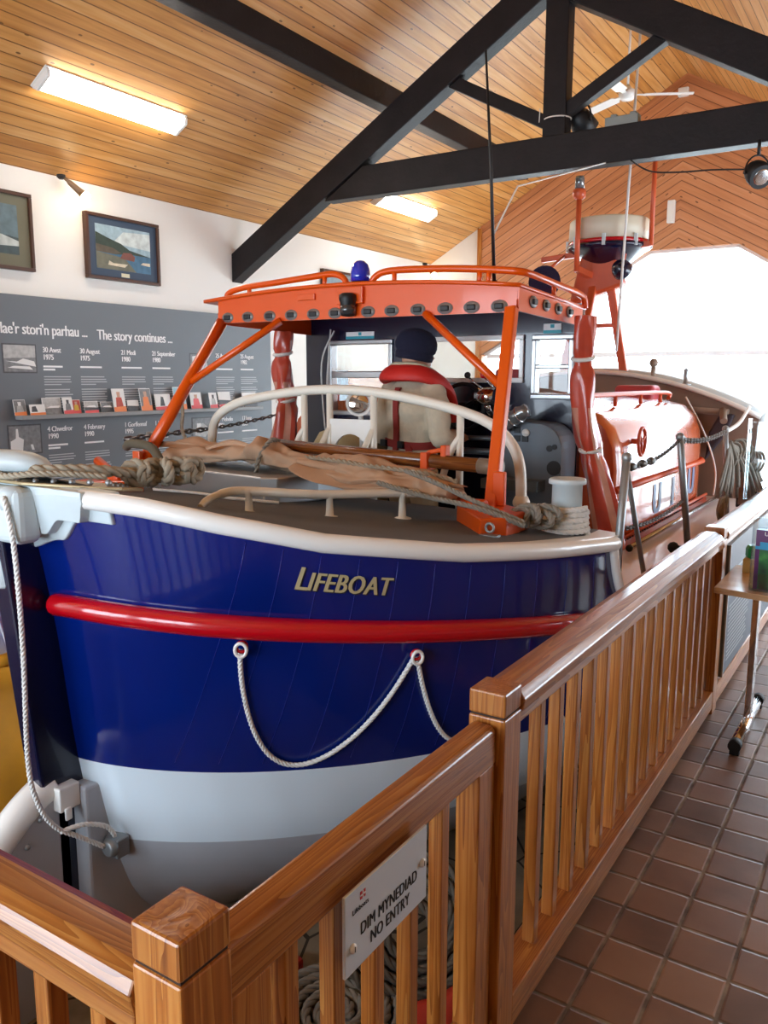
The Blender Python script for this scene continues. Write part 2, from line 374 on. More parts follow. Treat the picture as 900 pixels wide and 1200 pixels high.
# gable window: frame, transom, mullions, panes
w1 = struct(MB().bar((-5.3, YB+.1, 2.0), (-3.0, YB+.1, 3.25), .07, .07).bar((-3.0, YB+.1, 3.25), (-1.95, YB+.1, 3.25), .07, .07).bar((-1.95, YB+.1, 3.25), (1.6, YB+.1, 1.05), .07, .07)
     .bar((-5.27, YB+.1, PZ), (-5.27, YB+.1, 2.0), .07, .07).bar((1.57, YB+.1, PZ), (1.57, YB+.1, 1.05), .07, .07).build('window_1', mat('window_frame_white', '#e9dedc', .5)))
m_wfr = bpy.data.materials['window_frame_white']
wt = MB().bar((-5.25, YB+.1, 1.97), (.12, YB+.1, 1.97), .07, .06)
for x in (-3.75, -2.85, -1.98, -.9): wt.bar((x, YB+.1, .2), (x, YB+.1, 1.97), .06, .05)
wt.build('mullion', m_wfr, w1)
MB().prism([(-5.25, .2), (1.55, .2), (1.55, 1.06), (-1.97, 3.22), (-2.98, 3.22), (-5.25, 2.0)], fy, YB+.095, YB+.1).build('pane', m_glass, w1)
for k, (a, b_) in enumerate(FW):
    wv = MB().box(a, a+.07, YF-.14, YF-.06, z0w, z1w).box(b_-.07, b_, YF-.14, YF-.06, z0w, z1w).box(a, b_, YF-.14, YF-.06, z0w, z0w+.07).box(a, b_, YF-.14, YF-.06, z1w-.07, z1w)
    for x in (a+.73, a+1.47): wv.box(x-.03, x+.03, YF-.13, YF-.07, z0w, z1w)
    struct(wv.build('window_%d' % (k+2), m_wfr))
wv = MB()  # unseen right window, added to brighten the side deck and floor
for y in (5.635, 7.2, 8.8, 10.365): wv.box(XR+.06, XR+.14, y-.035, y+.035, .6, 2.38)
for z in (.635, 2.345): wv.box(XR+.06, XR+.14, 5.6, 10.4, z-.035, z+.035)
struct(wv.build('window_4', m_wfr))
# ceiling: two boarded slopes
ce = MB()
for xa, xb in ((XL-.2, XC), (XC, XR+.2)):
    za = lambda x: zc(x)
    vs = [(xa, YF-.2, za(xa)), (xb, YF-.2, za(xb)), (xb, YB+.2, za(xb)), (xa, YB+.2, za(xa))]
    ce.add(vs + [(p[0], p[1], p[2]+.15) for p in vs], [(0, 1, 2, 3), (4, 5, 6, 7), (0, 1, 5, 4), (2, 3, 7, 6), (1, 2, 6, 5), (0, 3, 7, 4)])
struct(ce.build('ceiling', m_ceil))
struct(MB().box(-40, 40, YB+.2, 60, -1.2, -1.0).build('ground', mat('pale_slipway_concrete', '#d5d2cc', .8)))
# roof truss and purlins
TY = 6.6; TD = .16
tr = thing('roof_truss', 'black timber roof truss crossing above the lifeboat', 'roof truss', (XC, TY, 3.32)); tr['kind'] = 'structure'
def fym(a, b, d): return (a, d, b)
MB().prism([(-4.95, 3.325), (-.35, 3.305), (-.75, 3.58), (-4.5, 3.595)], fym, TY+.005, TY+TD-.005).build('tie_beam', m_beam, tr, bevel=.008)
for sgn in (1, -1):
    X = lambda x: x if sgn == 1 else -5.42 - x
    MB().prism([(X(XL), 2.645), (X(XL), 2.935), (X(-4.77), 3.745), (X(-3.34), 4.575), (X(-2.71), 4.94), (X(-2.71), 4.655), (X(-4.55), 3.585)], fym, TY, TY+TD).build('rafter', m_beam, tr, bevel=.008)
    MB().bar((X(-3.62), TY+TD/2, 4.18), (X(-2.72), TY+TD/2, 3.70), .09, .10).build('strut', m_beam, tr, bevel=.005)
MB().box(-2.745, -2.552, TY+.01, TY+TD-.01, 3.57, 4.75).build('king_post', m_beam, tr, bevel=.008)
for x0, x1, y1 in ((-4.475, -4.335, 10.05), (-.965, -.825, 10.05)):
    xm = x0 if x0 < XC else x1
    zb = zc(xm) - (.13 if x0 < XC else .2)
    MB().prism([(x0, zb), (x1, zb), (x1, zc(x1)-.002), (x0, zc(x0)-.002)], lambda a, b, d: (a, d, b), YF, y1).build('purlin', m_beam, None, bevel=.008)['kind'] = 'structure'
for i, o in enumerate([o for o in SC.objects if o.name.startswith('purlin')]): tag(o, ('black timber purlin under the left ceiling slope', 'black timber purlin under the right ceiling slope')[i], 'purlin')
# ------------------------------------------------------------------ ceiling fixtures
ang = math.atan(SLOPE)
def ceil_frame(x, y):
    """matrix with z pointing out of the sloped ceiling into the room, y along the building"""
    s = 1 if x < XC else -1
    xa = V((math.cos(ang), 0, s*math.sin(ang))); za = V((s*math.sin(ang), 0, -math.cos(ang))); ya = za.cross(xa)
    return Matrix(((xa.x, ya.x, za.x, x), (xa.y, ya.y, za.y, y), (xa.z, ya.z, za.z, zc(x)), (0, 0, 0, 1)))
def lamp(x, y, L, label):
    M4 = ceil_frame(x, y); t = thing('fluorescent_light', label, 'ceiling light', (x, y, zc(x)), 'fluorescent batten lights on the pine ceiling')
    f = lambda a, b, d: M4 @ V((a, d, b))
    w = .095
    prof = [(-w, .012), (-w, .03), (-w*.72, .065), (w*.72, .065), (w, .03), (w, .012)]
    MB().prism(prof, f, -L/2+.03, L/2-.03).build('diffuser', m_lamp, t, bevel=.01)
    MB().obox(M4 @ Matrix.Translation((0, 0, .006)), w*2+.02, L, .012).build('backplate', m_whitep, t)
    for sgn in (-1, 1):
        y0 = sgn*(L/2-.03); y1 = sgn*L/2
        MB().prism([(a*1.05, b*1.08) for a, b in prof], f, min(y0, y1), max(y0, y1)).build('end_cap', m_whitep, t, bevel=.006)
    return t
lamp(-5.37, 4.51, 1.32, 'lit fluorescent batten nearest the camera on left ceiling slope')
lamp(-5.42, 8.87, 1.26, 'lit fluorescent batten half hidden beyond the black tie beam')
def bulb(p, q, label):
    t = thing('spotlight', label, 'spotlight', p, 'small wall spotlights under the left eave'); p = V(p); q = V(q); d = (q-p).normalized()
    MB().lathe([(.035, 0), (.035, .02), (.018, .035)], Matrix.Translation(p) @ V((0, 0, -1)).to_track_quat('Z', 'Y').to_matrix().to_4x4(), 14).build('base', m_dark, t)
    R = d.to_track_quat('Z', 'Y').to_matrix().to_4x4(); L = (q-p).length
    MB().lathe([(.012, 0), (.014, L*.3), (.022, L*.4), (.028, L*.85), (.033, L)], Matrix.Translation(p) @ R, 14).build('lamp_holder', mat('brown_metal', '#7a5c40', .4, .3), t)
    MB().ball(q + d*.03, .042).build('bulb', m_bulb, t)
bulb((-6.08, 4.52, 3.30), (-6.0, 4.66, 3.165), 'lit spotlight between the two framed pictures')
bulb((-6.08, 10.5, 3.28), (-5.98, 10.55, 3.14), 'lit spotlight in the far corner behind the wheelhouse roof')
# ceiling fan
FZ = 4.40; FY = 8.5
ft = thing('ceiling_fan', 'white three-blade ceiling fan near the far gable', 'ceiling fan', (-2.65, FY, FZ))
MB().tube([(-2.65, FY, FZ+.03), (-2.65, FY, 5.26)], .012).build('downrod', m_whitep, ft)
MB().lathe([(.0, -.05), (.06, -.045), (.085, -.01), (.085, .03), (.04, .06), (.02, .09)], Matrix.Translation((-2.65, FY, FZ))).build('motor_housing', m_whitep, ft)
for a in (28, 148, 268):
    c, s_ = math.cos(math.radians(a)), math.sin(math.radians(a)); b = MB()
    R = Matrix.Translation((-2.65, FY, FZ)) @ Matrix.Rotation(math.radians(a), 4, 'Z') @ Matrix.Rotation(math.radians(9), 4, 'X')
    b.prism([(.07, -.02), (.15, -.025), (.17, -.055), (.62, -.065), (.64, .05), (.17, .055), (.15, .025), (.07, .02)], lambda p, q, d: R @ V((p, q, d)), -.004, .004)
    b.build('blade', m_whitep, ft)
# theatre lanterns hung from the truss
def lantern(c, aim, r, label, hang):
    t = thing('stage_lantern', label, 'stage light', c, 'black stage lanterns on the truss'); c = V(c); d = V(aim).normalized(); R = Matrix.Translation(c) @ d.to_track_quat('Z', 'Y').to_matrix().to_4x4()
    MB().lathe([(0, -r*1.1), (r*.6, -r*1.0), (r*.9, -r*.5), (r, 0), (r, r*.9)], R, 24).build('lamp_body', m_dark, t)
    MB().lathe([(r*.93, r*.86), (r*.5, r*.93), (0, r*.95)], R, 24).build('lens', m_steel, t)
    side = d.cross(V((0, 0, 1))).normalized()
    MB().tube([c + side*(r*1.12*math.cos(k)) + V((0, 0, r*1.4*math.sin(k))) for k in [PI*i/12 for i in range(13)]], r*.07).tube([c+side*r, c+side*r*1.2], r*.14).tube([c-side*r, c-side*r*1.2], r*.14).build('yoke', m_dark, t)
    MB().tube([c+V((0, 0, r*1.4)), V(hang)], .012).build('hanger', m_dark, t)
lantern((-1.09, 6.55, 3.09), (.5, -.6, -.55), .085, 'black stage lantern hanging under the right end of tie beam', (-1.09, 6.55, 3.31))
lantern((-2.50, 6.85, 3.72), (.3, .5, -.5), .1, 'black round lantern tucked behind the king post', (-2.44, 6.72, 3.9))
t = tag(MB().box(-2.24, -1.98, 6.64, 6.72, 3.583, 3.66).box(-2.2, -2.15, 6.65, 6.71, 3.66, 3.68).box(-2.05, -2.0, 6.65, 6.71, 3.66, 3.68).build('junction_box', mat('grey_metal_box', '#8b9492', .4, .3), None, bevel=.006), 'grey electrical box sitting on top of the tie beam', 'electrical box')
t = tag(MB().box(-2.79, -2.70, YB-.07, YB-.002, 3.55, 3.82).build('wall_heater', m_whitep, None, bevel=.01), 'slim white sensor box on the pine gable centre line', 'sensor box')
tag(MB().box(-2.74, -2.62, YB-.06, YB-.002, 5.0, 5.1).build('alarm_sensor', m_whitep, None, bevel=.01), 'small white alarm sensor high under the ridge', 'alarm sensor')
tag(MB().tube(spline([(-2.0, 6.55, 3.3), (-1.85, 6.55, 3.2), (-1.65, 6.55, 3.165), (-1.4, 6.55, 3.15), (-1.17, 6.53, 3.12)], 6), .006, n=6).build('lantern_cable', m_dark, None), 'thin black cable drooping from the tie beam to the lantern', 'cable')

# ------------------------------------------------------------------ framed pictures on the left wall
PX = XL + .03
def fx(d0=0):
    return lambda a, b, d: (PX + d, a, b)
def framed(y0, y1, z0, z1, label, paint, plaque=True):
    t = thing('framed_picture', label, 'framed picture', (PX, (y0+y1)/2, z0), 'framed pictures on the white wall'); fw = .028; f = fx()
    mb = MB()
    for a0, a1, b0, b1 in ((y0, y1, z0, z0+fw), (y0, y1, z1-fw, z1), (y0, y0+fw, z0+fw, z1-fw), (y1-fw, y1, z0+fw, z1-fw)): mb.box(XL, PX+.02, a0, a1, b0, b1)
    mb.build('frame', mat('dark_wood_frame', '#4a2c1c', .4), t, bevel=.004)
    a = MB().box(XL, PX, y0+fw, y1-fw, z0+fw, z1-fw).build('mount', paint['mount'], t)
    mw = paint['mw']; iy0, iy1, iz0, iz1 = y0+fw+mw, y1-fw-mw, z0+fw+mw*.9, z1-fw-mw*.75
    mm = MB(); mats = []
    for i, (pl, m) in enumerate(paint['shapes']):
        mm.prism([(iy0+(iy1-iy0)*u, iz0+(iz1-iz0)*v) for u, v in pl], f, .0006*(i+1)-.0004, .0006*(i+1)); mm.mi[-(len(pl)+2):] = [i]*(len(pl)+2); mats.append(m)
    mm.build('painting', mats, t)
    if plaque: MB().box(PX, PX+.003, (y0+y1)/2-.04, (y0+y1)/2+.05, z0+fw+.012, z0+fw+.045).build('plaque', mat('pale_plaque', '#d9cfb0', .4, .3), t)
    return t
g = lambda n, c: mat(n, c, .5, var=.25, vscale=14)
sky, cloud, land, sea, hullp, sand, cliff, boatw = g('painted_sky', '#9bb4bf'), g('painted_cloud', '#c9d2cf'), g('painted_headland', '#2c3a2c'), g('painted_sea', '#3f6a86'), g('painted_red_rock', '#7a4436'), g('painted_shallows', '#6b6a58'), g('painted_cliff', '#584c3a'), g('painted_boat', '#d8cbb0')
framed(4.765, 5.58, 2.51, 3.065, 'framed harbour painting with dark headland and moored boats', dict(mount=mat('blue_grey_mount', '#3b4a5e', .7), mw=.075, shapes=[
    ([(0, 0), (1, 0), (1, 1), (0, 1)], sky), ([(.3, .62), (1, .55), (1, .95), (.5, .9)], cloud), ([(0, 0), (1, 0), (1, .40), (0, .42)], sea), ([(0, 0), (.72, 0), (.5, .3), (0, .38)], sand),
    ([(0, .4), (.35, .36), (.6, .4), (1, .40), (.75, .46), (.6, .5), (.45, .62), (.2, .72), (0, .82)], land), ([(0, .38), (.3, .36), (.45, .4), (.3, .5), (0, .55)], cliff),
    ([(.42, .28), (.68, .25), (.7, .36), (.62, .44), (.48, .42)], hullp), ([(.2, .1), (.5, .08), (.56, .16), (.3, .15), (.22, .2)], boatw), ([(.8, .2), (.98, .18), (.98, .26), (.84, .25)], boatw)]))
framed(3.3, 4.255, 2.5, 3.1, 'framed stormy sea painting cut by left photo edge', dict(mount=mat('olive_mount', '#6e6a55', .7), mw=.1, shapes=[
    ([(0, 0), (1, 0), (1, 1), (0, 1)], g('storm_sky', '#5d7076')), ([(0, 0), (1, 0), (1, .35), (.7, .4), (.4, .3), (0, .38)], g('storm_sea', '#38484a')), ([(.5, .25), (.62, .42), (.8, .38), (1, .28), (1, .18), (.7, .15)], g('spray', '#b9c0bc'))]), False)
framed(8.13, 8.95, 2.62, 2.955, 'small framed picture peeping above the wheelhouse roof', dict(mount=mat('grey_mount', '#8e9296', .7), mw=.05, shapes=[([(0, 0), (1, 0), (1, 1), (0, 1)], g('grey_view', '#7b8a93')), ([(0, 0), (1, 0), (1, .4), (.5, .55), (0, .3)], g('dark_view', '#4a5357'))]), False)

# ------------------------------------------------------------------ history display panel, its lettering and photo shelf
t = thing('display_panel', 'large slate-grey bilingual history panel on the left wall', 'display panel', (XL, 4.9, PZ))
PXX = -6.09
MB().box(XL+.003, PXX, 2.6, 7.115, PZ+.001, 2.305).build('board', m_panel, t)
tf = lambda y0, z0: (lambda a, b, d: (PXX+.0015+d, y0+a*.88, z0+b))
tfh = lambda y0, z0: (lambda a, b, d: (PXX+.0015+d, y0+a*.82, z0+b))
MB().text("Mae'r stori'n parhau ...", .125, tfh(3.83, 2.0), 0, bold=.0035, spacing=.95).build('heading', m_text, t); MB().text("The story continues ...", .125, tfh(4.80, 1.985), 0, bold=.0035, spacing=.95).build('heading', m_text, t)
cols = [4.25, 4.61, 5.05, 5.41, 6.25, 6.62]
rows = [(1.915, [("30 Awst", "1975"), ("30 August", "1975"), ("21 Medi", "1980"), ("21 September", "1980"), ("25 Awst", "1982"), ("25 August", "1982")]),
        (1.262, [("4 Chwefror", "1990"), ("4 February", "1990"), ("1 Gorffennaf", "1995"), ("1 July", "1995"), ("17 Mehefin", "2001"), ("17 June", "2001")])]
rr = random.Random(3)
for z, items in rows:
    for y, (l1, l2) in zip(cols, items):
        dt = MB(); bt = MB(); dt.text(l1, .062, tf(y, z-.055), bold=.002, spacing=.94); dt.text(l2, .062, tf(y, z-.115), bold=.002, spacing=.94)
        w = rr.uniform(.16, .26); dt.box(PXX, PXX+.001, y, y+w, z-.178, z-.163)
        if y < 4.3: dt.box(PXX, PXX+.001, y, y+w*.6, z-.203, z-.188)
        zz = z-.25
        for para in (4, 9):
            for k in range(para):
                bt.box(PXX, PXX+.001, y, y+(rr.uniform(.24, .275) if k < para-1 else rr.uniform(.1, .2)), zz-.0085, zz); zz -= .0215
            zz -= .02
        dt.build('date_lettering', m_text, t); bt.build('body_lettering', m_bodytext, t)
m_g1, m_g2, m_g3, m_g4 = mat('photo_light_grey', '#b5b5b3', .5, var=.2, vscale=30), mat('photo_mid_grey', '#7e7f80', .5, var=.25, vscale=30), mat('photo_white', '#e6e6e4', .5), mat('photo_dark_grey', '#4b4c4f', .5, var=.2, vscale=30)
def pimg(y0, y1, z0, z1, shapes):
    mm = MB().box(PXX, PXX+.002, y0-.012, y1+.012, z0-.012, z1+.012, 2); mm.box(PXX, PXX+.003, y0, y1, z0, z1, 1)
    for i, (pl, mi) in enumerate(shapes): mm.prism([(y0+(y1-y0)*u, z0+(z1-z0)*v) for u, v in pl], lambda a, b, d: (PXX+d, a, b), .002, .0035+.0004*i, mi=mi)
    mm.build('printed_photograph', [m_g1, m_g2, m_g4, m_g3], t)
pimg(3.9, 4.18, 1.7, 1.91, [([(0, .5), (1, .55), (1, 1), (0, 1)], 0), ([(.05, .4), (.4, .38), (.6, .5), (.95, .4), (1, .2), (.5, .3)], 3), ([(.1, .15), (.9, .08), (.8, .2), (.3, .22)], 3)])
pimg(3.9, 4.18, 1.045, 1.265, [([(.03, .05), (.4, .05), (.45, .5), (.3, .6), (.28, .9), (.22, .9), (.2, .55), (.03, .45)], 3), ([(.7, .1), (.78, .1), (.74, .3), (.66, .3)], 3)])
pimg(5.9, 6.13, 1.69, 1.885, [([(0, .0), (1, 0), (1, .6), (0, .55)], 0), ([(.1, .6), (.4, .65), (.4, .95), (.1, .9)], 3)])
pimg(5.9, 6.18, 1.01, 1.25, [([(.1, .3), (.6, .2), (.9, .5), (.5, .8), (.2, .7)], 0), ([(.2, .6), (.4, .6), (.4, .8), (.2, .8)], 3)])
SY0, SY1 = 3.965, 6.86
tag(MB().box(PXX, PXX+.10, SY0, SY1, 1.318, 1.352).build('picture_shelf', mat('grey_shelf', '#8d8f90', .5), None, bevel=.004), 'narrow grey picture shelf across the history panel', 'shelf')
m_org, m_pnk, m_crd = mat('orange_print', '#f08a4c', .5), mat('coral_print', '#e2595a', .5), mat('white_card', '#e9e8e6', .5)
m_sk, m_yl, m_rd2, m_bl2 = mat('skin_print', '#c9a088', .5), mat('yellow_print', '#d9b53c', .5), mat('red_print', '#c4503f', .5, var=.2, vscale=30), mat('blue_print', '#9cc7d6', .5)
cmats = [m_g1, m_g2, m_g3, m_g4, m_org, m_pnk, m_crd, m_sk, m_yl, m_rd2, m_bl2]
fig = lambda c, d=3: [([(.2, .2), (.8, .2), (.72, .62), (.28, .62)], c), ([(.38, .62), (.62, .62), (.64, .86), (.36, .86)], 7 if c > 3 else d)]
scape = [([(0, .0), (1, .0), (1, .45), (0, .5)], 3), ([(.1, .5), (.9, .45), (.75, .65), (.3, .62)], 2)]
CARDS = [(3.935, 4.04, .125, 1, 4, fig(0, 2), 'grey photo card of two standing figures with orange foot, first on shelf'),
 (4.06, 4.20, .085, 2, 4, [([(.1, .3), (.5, .3), (.4, .85), (.15, .8)], 3)], 'low photo card of a dark-haired head with orange foot'),
 (4.195, 4.37, .135, 0, None, [([(0, 0), (1, 0), (1, .4), (0, .35)], 1), ([(.2, .4), (.85, .38), (.95, .52), (.4, .5)], 2)], 'wide grey card of a boat on water behind the head card'),
 (4.375, 4.47, .135, 2, 5, fig(1), 'white photo card of a dark standing figure with coral foot'),
 (4.475, 4.56, .115, 9, 5, fig(8, 7), 'photo card of a person in yellow with red foot'),
 (4.585, 4.725, .10, 0, 5, scape, 'grey harbour photo card with coral foot'),
 (4.77, 4.905, .09, 1, None, scape, 'plain grey photo card of boats at sea without coloured foot'),
 (4.895, 5.03, .205, 2, 4, fig(9, 7), 'tall photo card of a person in red oilskins'),
 (5.065, 5.195, .10, 2, None, scape, 'low white photo card of a boat, between the two tall cards'),
 (5.205, 5.335, .205, 1, 4, fig(4, 7), 'tall photo card of a seated person in orange'),
 (5.395, 5.59, .15, 2, 5, [([(.3, .25), (.6, .25), (.55, .8), (.4, .85)], 3)], 'wide white photo card with coral foot beside the orange post'),
 (5.62, 5.77, .215, 10, 4, fig(9, 7), 'tall pale blue photo card partly behind the orange post'),
 (5.85, 6.0, .16, 2, 5, fig(5, 1), 'pale photo card with pink foot right of the orange post'),
 (6.09, 6.20, .155, 2, 5, fig(0, 3), 'pale portrait card near the right end of shelf'),
 (6.24, 6.42, .16, 2, 5, scape, 'pale group photo card behind the cream hoop rail'),
 (6.58, 6.80, .15, 2, None, scape, 'last pale photo card at the right end of shelf')]
for i, (y0, y1, h, base, foot, shp, lab) in enumerate(CARDS):
    x0 = PXX + (.045 if i % 2 == 0 else .065); z0 = 1.352; mm = MB()
    f = lambda a, b, d, x0=x0, z0=z0: (x0 + d - (b-z0)*.18, a, b)
    P = lambda pl: [(y0+(y1-y0)*u, z0+h*v) for u, v in pl]
    mm.prism(P([(0, 0), (1, 0), (1, 1), (0, 1)]), f, 0, .004, mi=6); mm.prism(P([(.03, .03), (.97, .03), (.97, .97), (.03, .97)]), f, .004, .0044, mi=base)
    for k, (pl, c) in enumerate(shp): mm.prism(P(pl), f, .004, .0048+.0002*k, mi=c)
    if foot is not None: mm.prism(P([(0, 0), (1, 0), (1, .24), (0, .2)]), f, .004, .0054, mi=foot)
    tag(mm.build('photo_card', cmats), lab, 'photo card', 'photo cards on the panel shelf')
# ------------------------------------------------------------------ railings, gate and sign
RX0, RX1 = -.812, -.72
def post(y, parent, ztop=.945, z0=0, x0=RX0):
    p = MB().box(x0, x0+.092, y, y+.094, z0, ztop-.062).build('newel_post', m_wz, parent, bevel=.004)
    MB().box(x0+.004, x0+.088, y+.004, y+.09, ztop-.062, ztop-.057).build('groove', m_groove, p)
    MB().box(x0, x0+.092, y, y+.094, ztop-.057, ztop).build('post_cap', m_wz, p, bevel=.005)
    return p
def baluster(parent, c, z0, z1, w=.034, first=[]):
    return MB().box(c[0]-w/2, c[0]+w/2, c[1]-w/2, c[1]+w/2, z0, z1).build('baluster', m_wz, parent, bevel=.003)
def handrail(parent, y0, y1, scroll=False):
    prof = [(-.816, .842), (-.814, .868), (-.826, .880), (-.83, .905), (-.815, .926), (-.79, .936), (-.752, .936), (-.727, .926), (-.712, .905), (-.716, .880), (-.728, .868), (-.726, .842)]
    return MB().prism(prof, lambda a, b, d: (a, d, b), y0, y1).build('handrail', m_wy, parent, bevel=.004)
# far section
rl = thing('wooden_railing', 'long varnished pine railing between the gate and the table', 'railing', (-.766, 2.9, 0), 'varnished pine railings round the lifeboat')
post(1.625, rl); post(4.135, rl)
handrail(rl, 1.719, 4.06)
# swept end that rises into the far post
sw = MB(); prof0 = [(-.816, .842), (-.814, .868), (-.826, .880), (-.83, .905), (-.815, .926), (-.79, .936), (-.752, .936), (-.727, .926), (-.712, .905), (-.716, .880), (-.728, .868), (-.726, .842)]
rws = []
for k in range(8):
    u = k/7; dz = .0 - .03*u*u; rws.append([(a, 4.06+.075*u, b+dz*(1 if b > .86 else .6)) for a, b in prof0 + prof0[:1]])
sw.grid(rws); sw.build('handrail_end', m_wy, rl)
MB().box(-.812, -.722, 1.719, 4.135, .03, .122).build('bottom_rail', m_wy, rl, bevel=.004)
MB().box(-.79, -.744, 1.719, 1.742, .122, .842).build('half_baluster', m_wz, rl)
pb = baluster(rl, (-.768, 1.94), .122, .846)
for i in range(1, 16):
    q = pb.copy(); COL.objects.link(q); q.parent = rl; q.location = V(pb.location) + V((0, .1385*i, 0))
# left section running away to the left from the corner post
rl2 = thing('wooden_railing', 'short varnished pine railing running left from the near corner post', 'railing', (-1.4, .69, 0), 'varnished pine railings round the lifeboat')
post(.642, rl2)
lp = [(.64, .772), (.642, .80), (.636, .835), (.645, .852), (.665, .862), (.712, .862), (.732, .852), (.741, .835), (.735, .80), (.737, .772)]
MB().prism(lp, lambda a, b, d: (d, a, b), -2.6, -.812).build('handrail', m_wx, rl2, bevel=.004)
MB().box(-2.6, -.812, .645, .73, .03, .122).build('bottom_rail', m_wx, rl2, bevel=.004)
pb = baluster(rl2, (-.93, .688), .122, .775, .036)
for i in range(1, 13):
    q = pb.copy(); COL.objects.link(q); q.parent = rl2; q.location = V(pb.location) + V((-.1375*i, 0, 0))
# gate
gt = thing('wooden_gate', 'low varnished pine gate carrying the no entry sign', 'gate', (-.765, 1.18, 0))
tp = [(-.80, .785), (-.80, .865), (-.79, .875), (-.748, .872), (-.738, .862), (-.735, .785)]
MB().prism(tp, lambda a, b, d: (a, d, b), .745, 1.615).build('top_rail', m_wy, gt, bevel=.004)
MB().box(-.795, -.737, .745, .835, .06, .785).build('hinge_stile', m_wz, gt, bevel=.003)
MB().box(-.795, -.737, 1.535, 1.612, .06, .785).build('latch_stile', m_wz, gt, bevel=.003)
MB().box(-.795, -.737, .835, 1.535, .07, .15).build('bottom_rail', m_wy, gt, bevel=.003)
pb = MB().box(-.785, -.752, .885, .918, .15, .785).build('baluster', m_wz, gt, bevel=.003)
for i in range(1, 5):
    q = pb.copy(); COL.objects.link(q); q.parent = gt; q.location = V(pb.location) + V((0, .127*i, 0))
# no entry sign screwed to the gate
sg = thing('no_entry_sign', 'white bilingual no entry sign screwed to the gate', 'sign', (-.73, 1.13, .66))
SX = -.714
MB().box(SX-.006, SX, .992, 1.262, .66, .81).build('sign_plate', mat('white_perspex', '#d3dfea', .3), sg, bevel=.0015)
sf = lambda a, b, d: (SX+.0006, a, b)
MB().text('DIM MYNEDIAD', .030, lambda a, b, d: (SX+.0006+d, 1.036+a*.84, .717+b*1.1), bold=.0009, spacing=1.06).build('lettering', m_black, sg); MB().text('NO ENTRY', .030, lambda a, b, d: (SX+.0006+d, 1.066+a*.84, .684+b*1.1), bold=.0009, spacing=1.06).build('lettering', m_black, sg); MB().text('Lifeboats', .0135, lambda a, b, d: (SX+.0006+d, 1.012+a, .7665+b), bold=.0003).build('lettering', m_black, sg)
fm = MB().prism([(1.036, .783), (1.052, .783), (1.052, .797), (1.036, .797)], lambda a, b, d: (SX+d, a, b), 0, .0006)
fm.prism([(1.036, .7885), (1.052, .7885), (1.052, .7915), (1.036, .7915)], lambda a, b, d: (SX+d, a, b), 0, .0009, mi=1).prism([(1.0425, .783), (1.0455, .783), (1.0455, .797), (1.0425, .797)], lambda a, b, d: (SX+d, a, b), 0, .0009, mi=1)
fm.build('flag_emblem', [mat('sign_red', '#b3202c', .5), m_text], sg)
for y, z in ((1.012, .708), (1.243, .742)): MB().lathe([(.0085, 0), (.0085, .004), (.006, .0065), (0, .0065)], Matrix.Translation((SX, y, z)) @ Matrix.Rotation(PI/2, 4, 'Y'), 16).box(SX+.006, SX+.0068, y-.0012, y+.0012, z-.005, z+.005, 1).build('screw_cap', [m_whitep, m_dark], sg)
# railing beyond the far post, faced with an information board
rl3 = thing('wooden_railing', 'glossy pine railing beyond the far post, faced with grey board', 'railing', (-.766, 5.6, 0), 'varnished pine railings round the lifeboat')
handrail(rl3, 4.229, 8.0); MB().box(-.812, -.722, 4.229, 8.0, .03, .122).build('bottom_rail', m_wy, rl3, bevel=.004)
for i in range(4): baluster(rl3, (-.768, 4.9+.95*i), .122, .846, .06)
ib = thing('information_board', 'slate information board fixed to the railing behind the table', 'information board', (-.715, 4.9, .14))
MB().box(-.745, -.712, 4.26, 6.4, .16, .84).build('board', mat('slate_board', '#566069', .4), ib)
it = MB(); rr = random.Random(5)
for k in range(3): it.box(-.712, -.711, 4.36, 4.36+rr.uniform(.45, .6), .68-.05*k, .69-.05*k)
for k in range(14): it.box(-.712, -.711, 4.36, 4.36+rr.uniform(.5, .62), .5-.022*k, .507-.022*k)
it.build('board_lettering', m_bodytext, ib)
MB().box(-.712, -.705, 4.262, 4.275, .16, .84).build('edge_strip', m_alu, ib)

# ------------------------------------------------------------------ table with leaflets
tb = thing('folding_table', 'folding table with beech top and chrome leg at the right edge', 'table', (-.2, 4.05, 0))
MB().prism([(-.69, 3.80), (.35, 3.62), (.35, 4.34), (-.69, 4.34)], lambda a, b, d: (a, b, d), .705, .732).build('tabletop', wood('beech_laminate', lin('#b89268'), lin('#cfae84'), lin('#dcc19b'), 'X', .6, .3, .2), tb, bevel=.003)
lx = -.545
for x in (lx, .2):
    MB().box(x-.014, x+.014, 4.03, 4.075, .05, .70).box(x-.012, x+.012, 4.10, 4.12, .05, .70).build('leg', m_chrome, tb, bevel=.004)
    MB().tube([(x, 3.74, .045), (x, 4.36, .045)], .024, 14).build('foot', m_chrome, tb)
    for y0, y1 in ((3.71, 3.76), (4.34, 4.39)): MB().tube([(x, y0, .043), (x, y1, .043)], .0275, 14).box(x-.02, x+.02, y0+.01, y1-.01, 0, .03).build('rubber_foot', m_rubber, tb)
MB().box(-.62, -.56, 3.95, 4.0, .675, .705).build('latch', m_navy, tb)
lh = thing('leaflet_holder', 'clear acrylic leaflet holder standing on the beech table', 'leaflet holder', (-.48, 3.93, .732))
HX, HY = -.548, 3.83; R = Matrix.Translation((HX, HY, .732)) @ Matrix.Rotation(math.radians(-6), 4, "Z") @ Matrix.Scale(1.32, 4)
def hb(x0, x1, y0, y1, z0, z1, mb, mi=0):
    mb.obox(R @ Matrix.Translation(((x0+x1)/2, (y0+y1)/2, (z0+z1)/2)), x1-x0, y1-y0, z1-z0, mi); return mb
mb = MB()
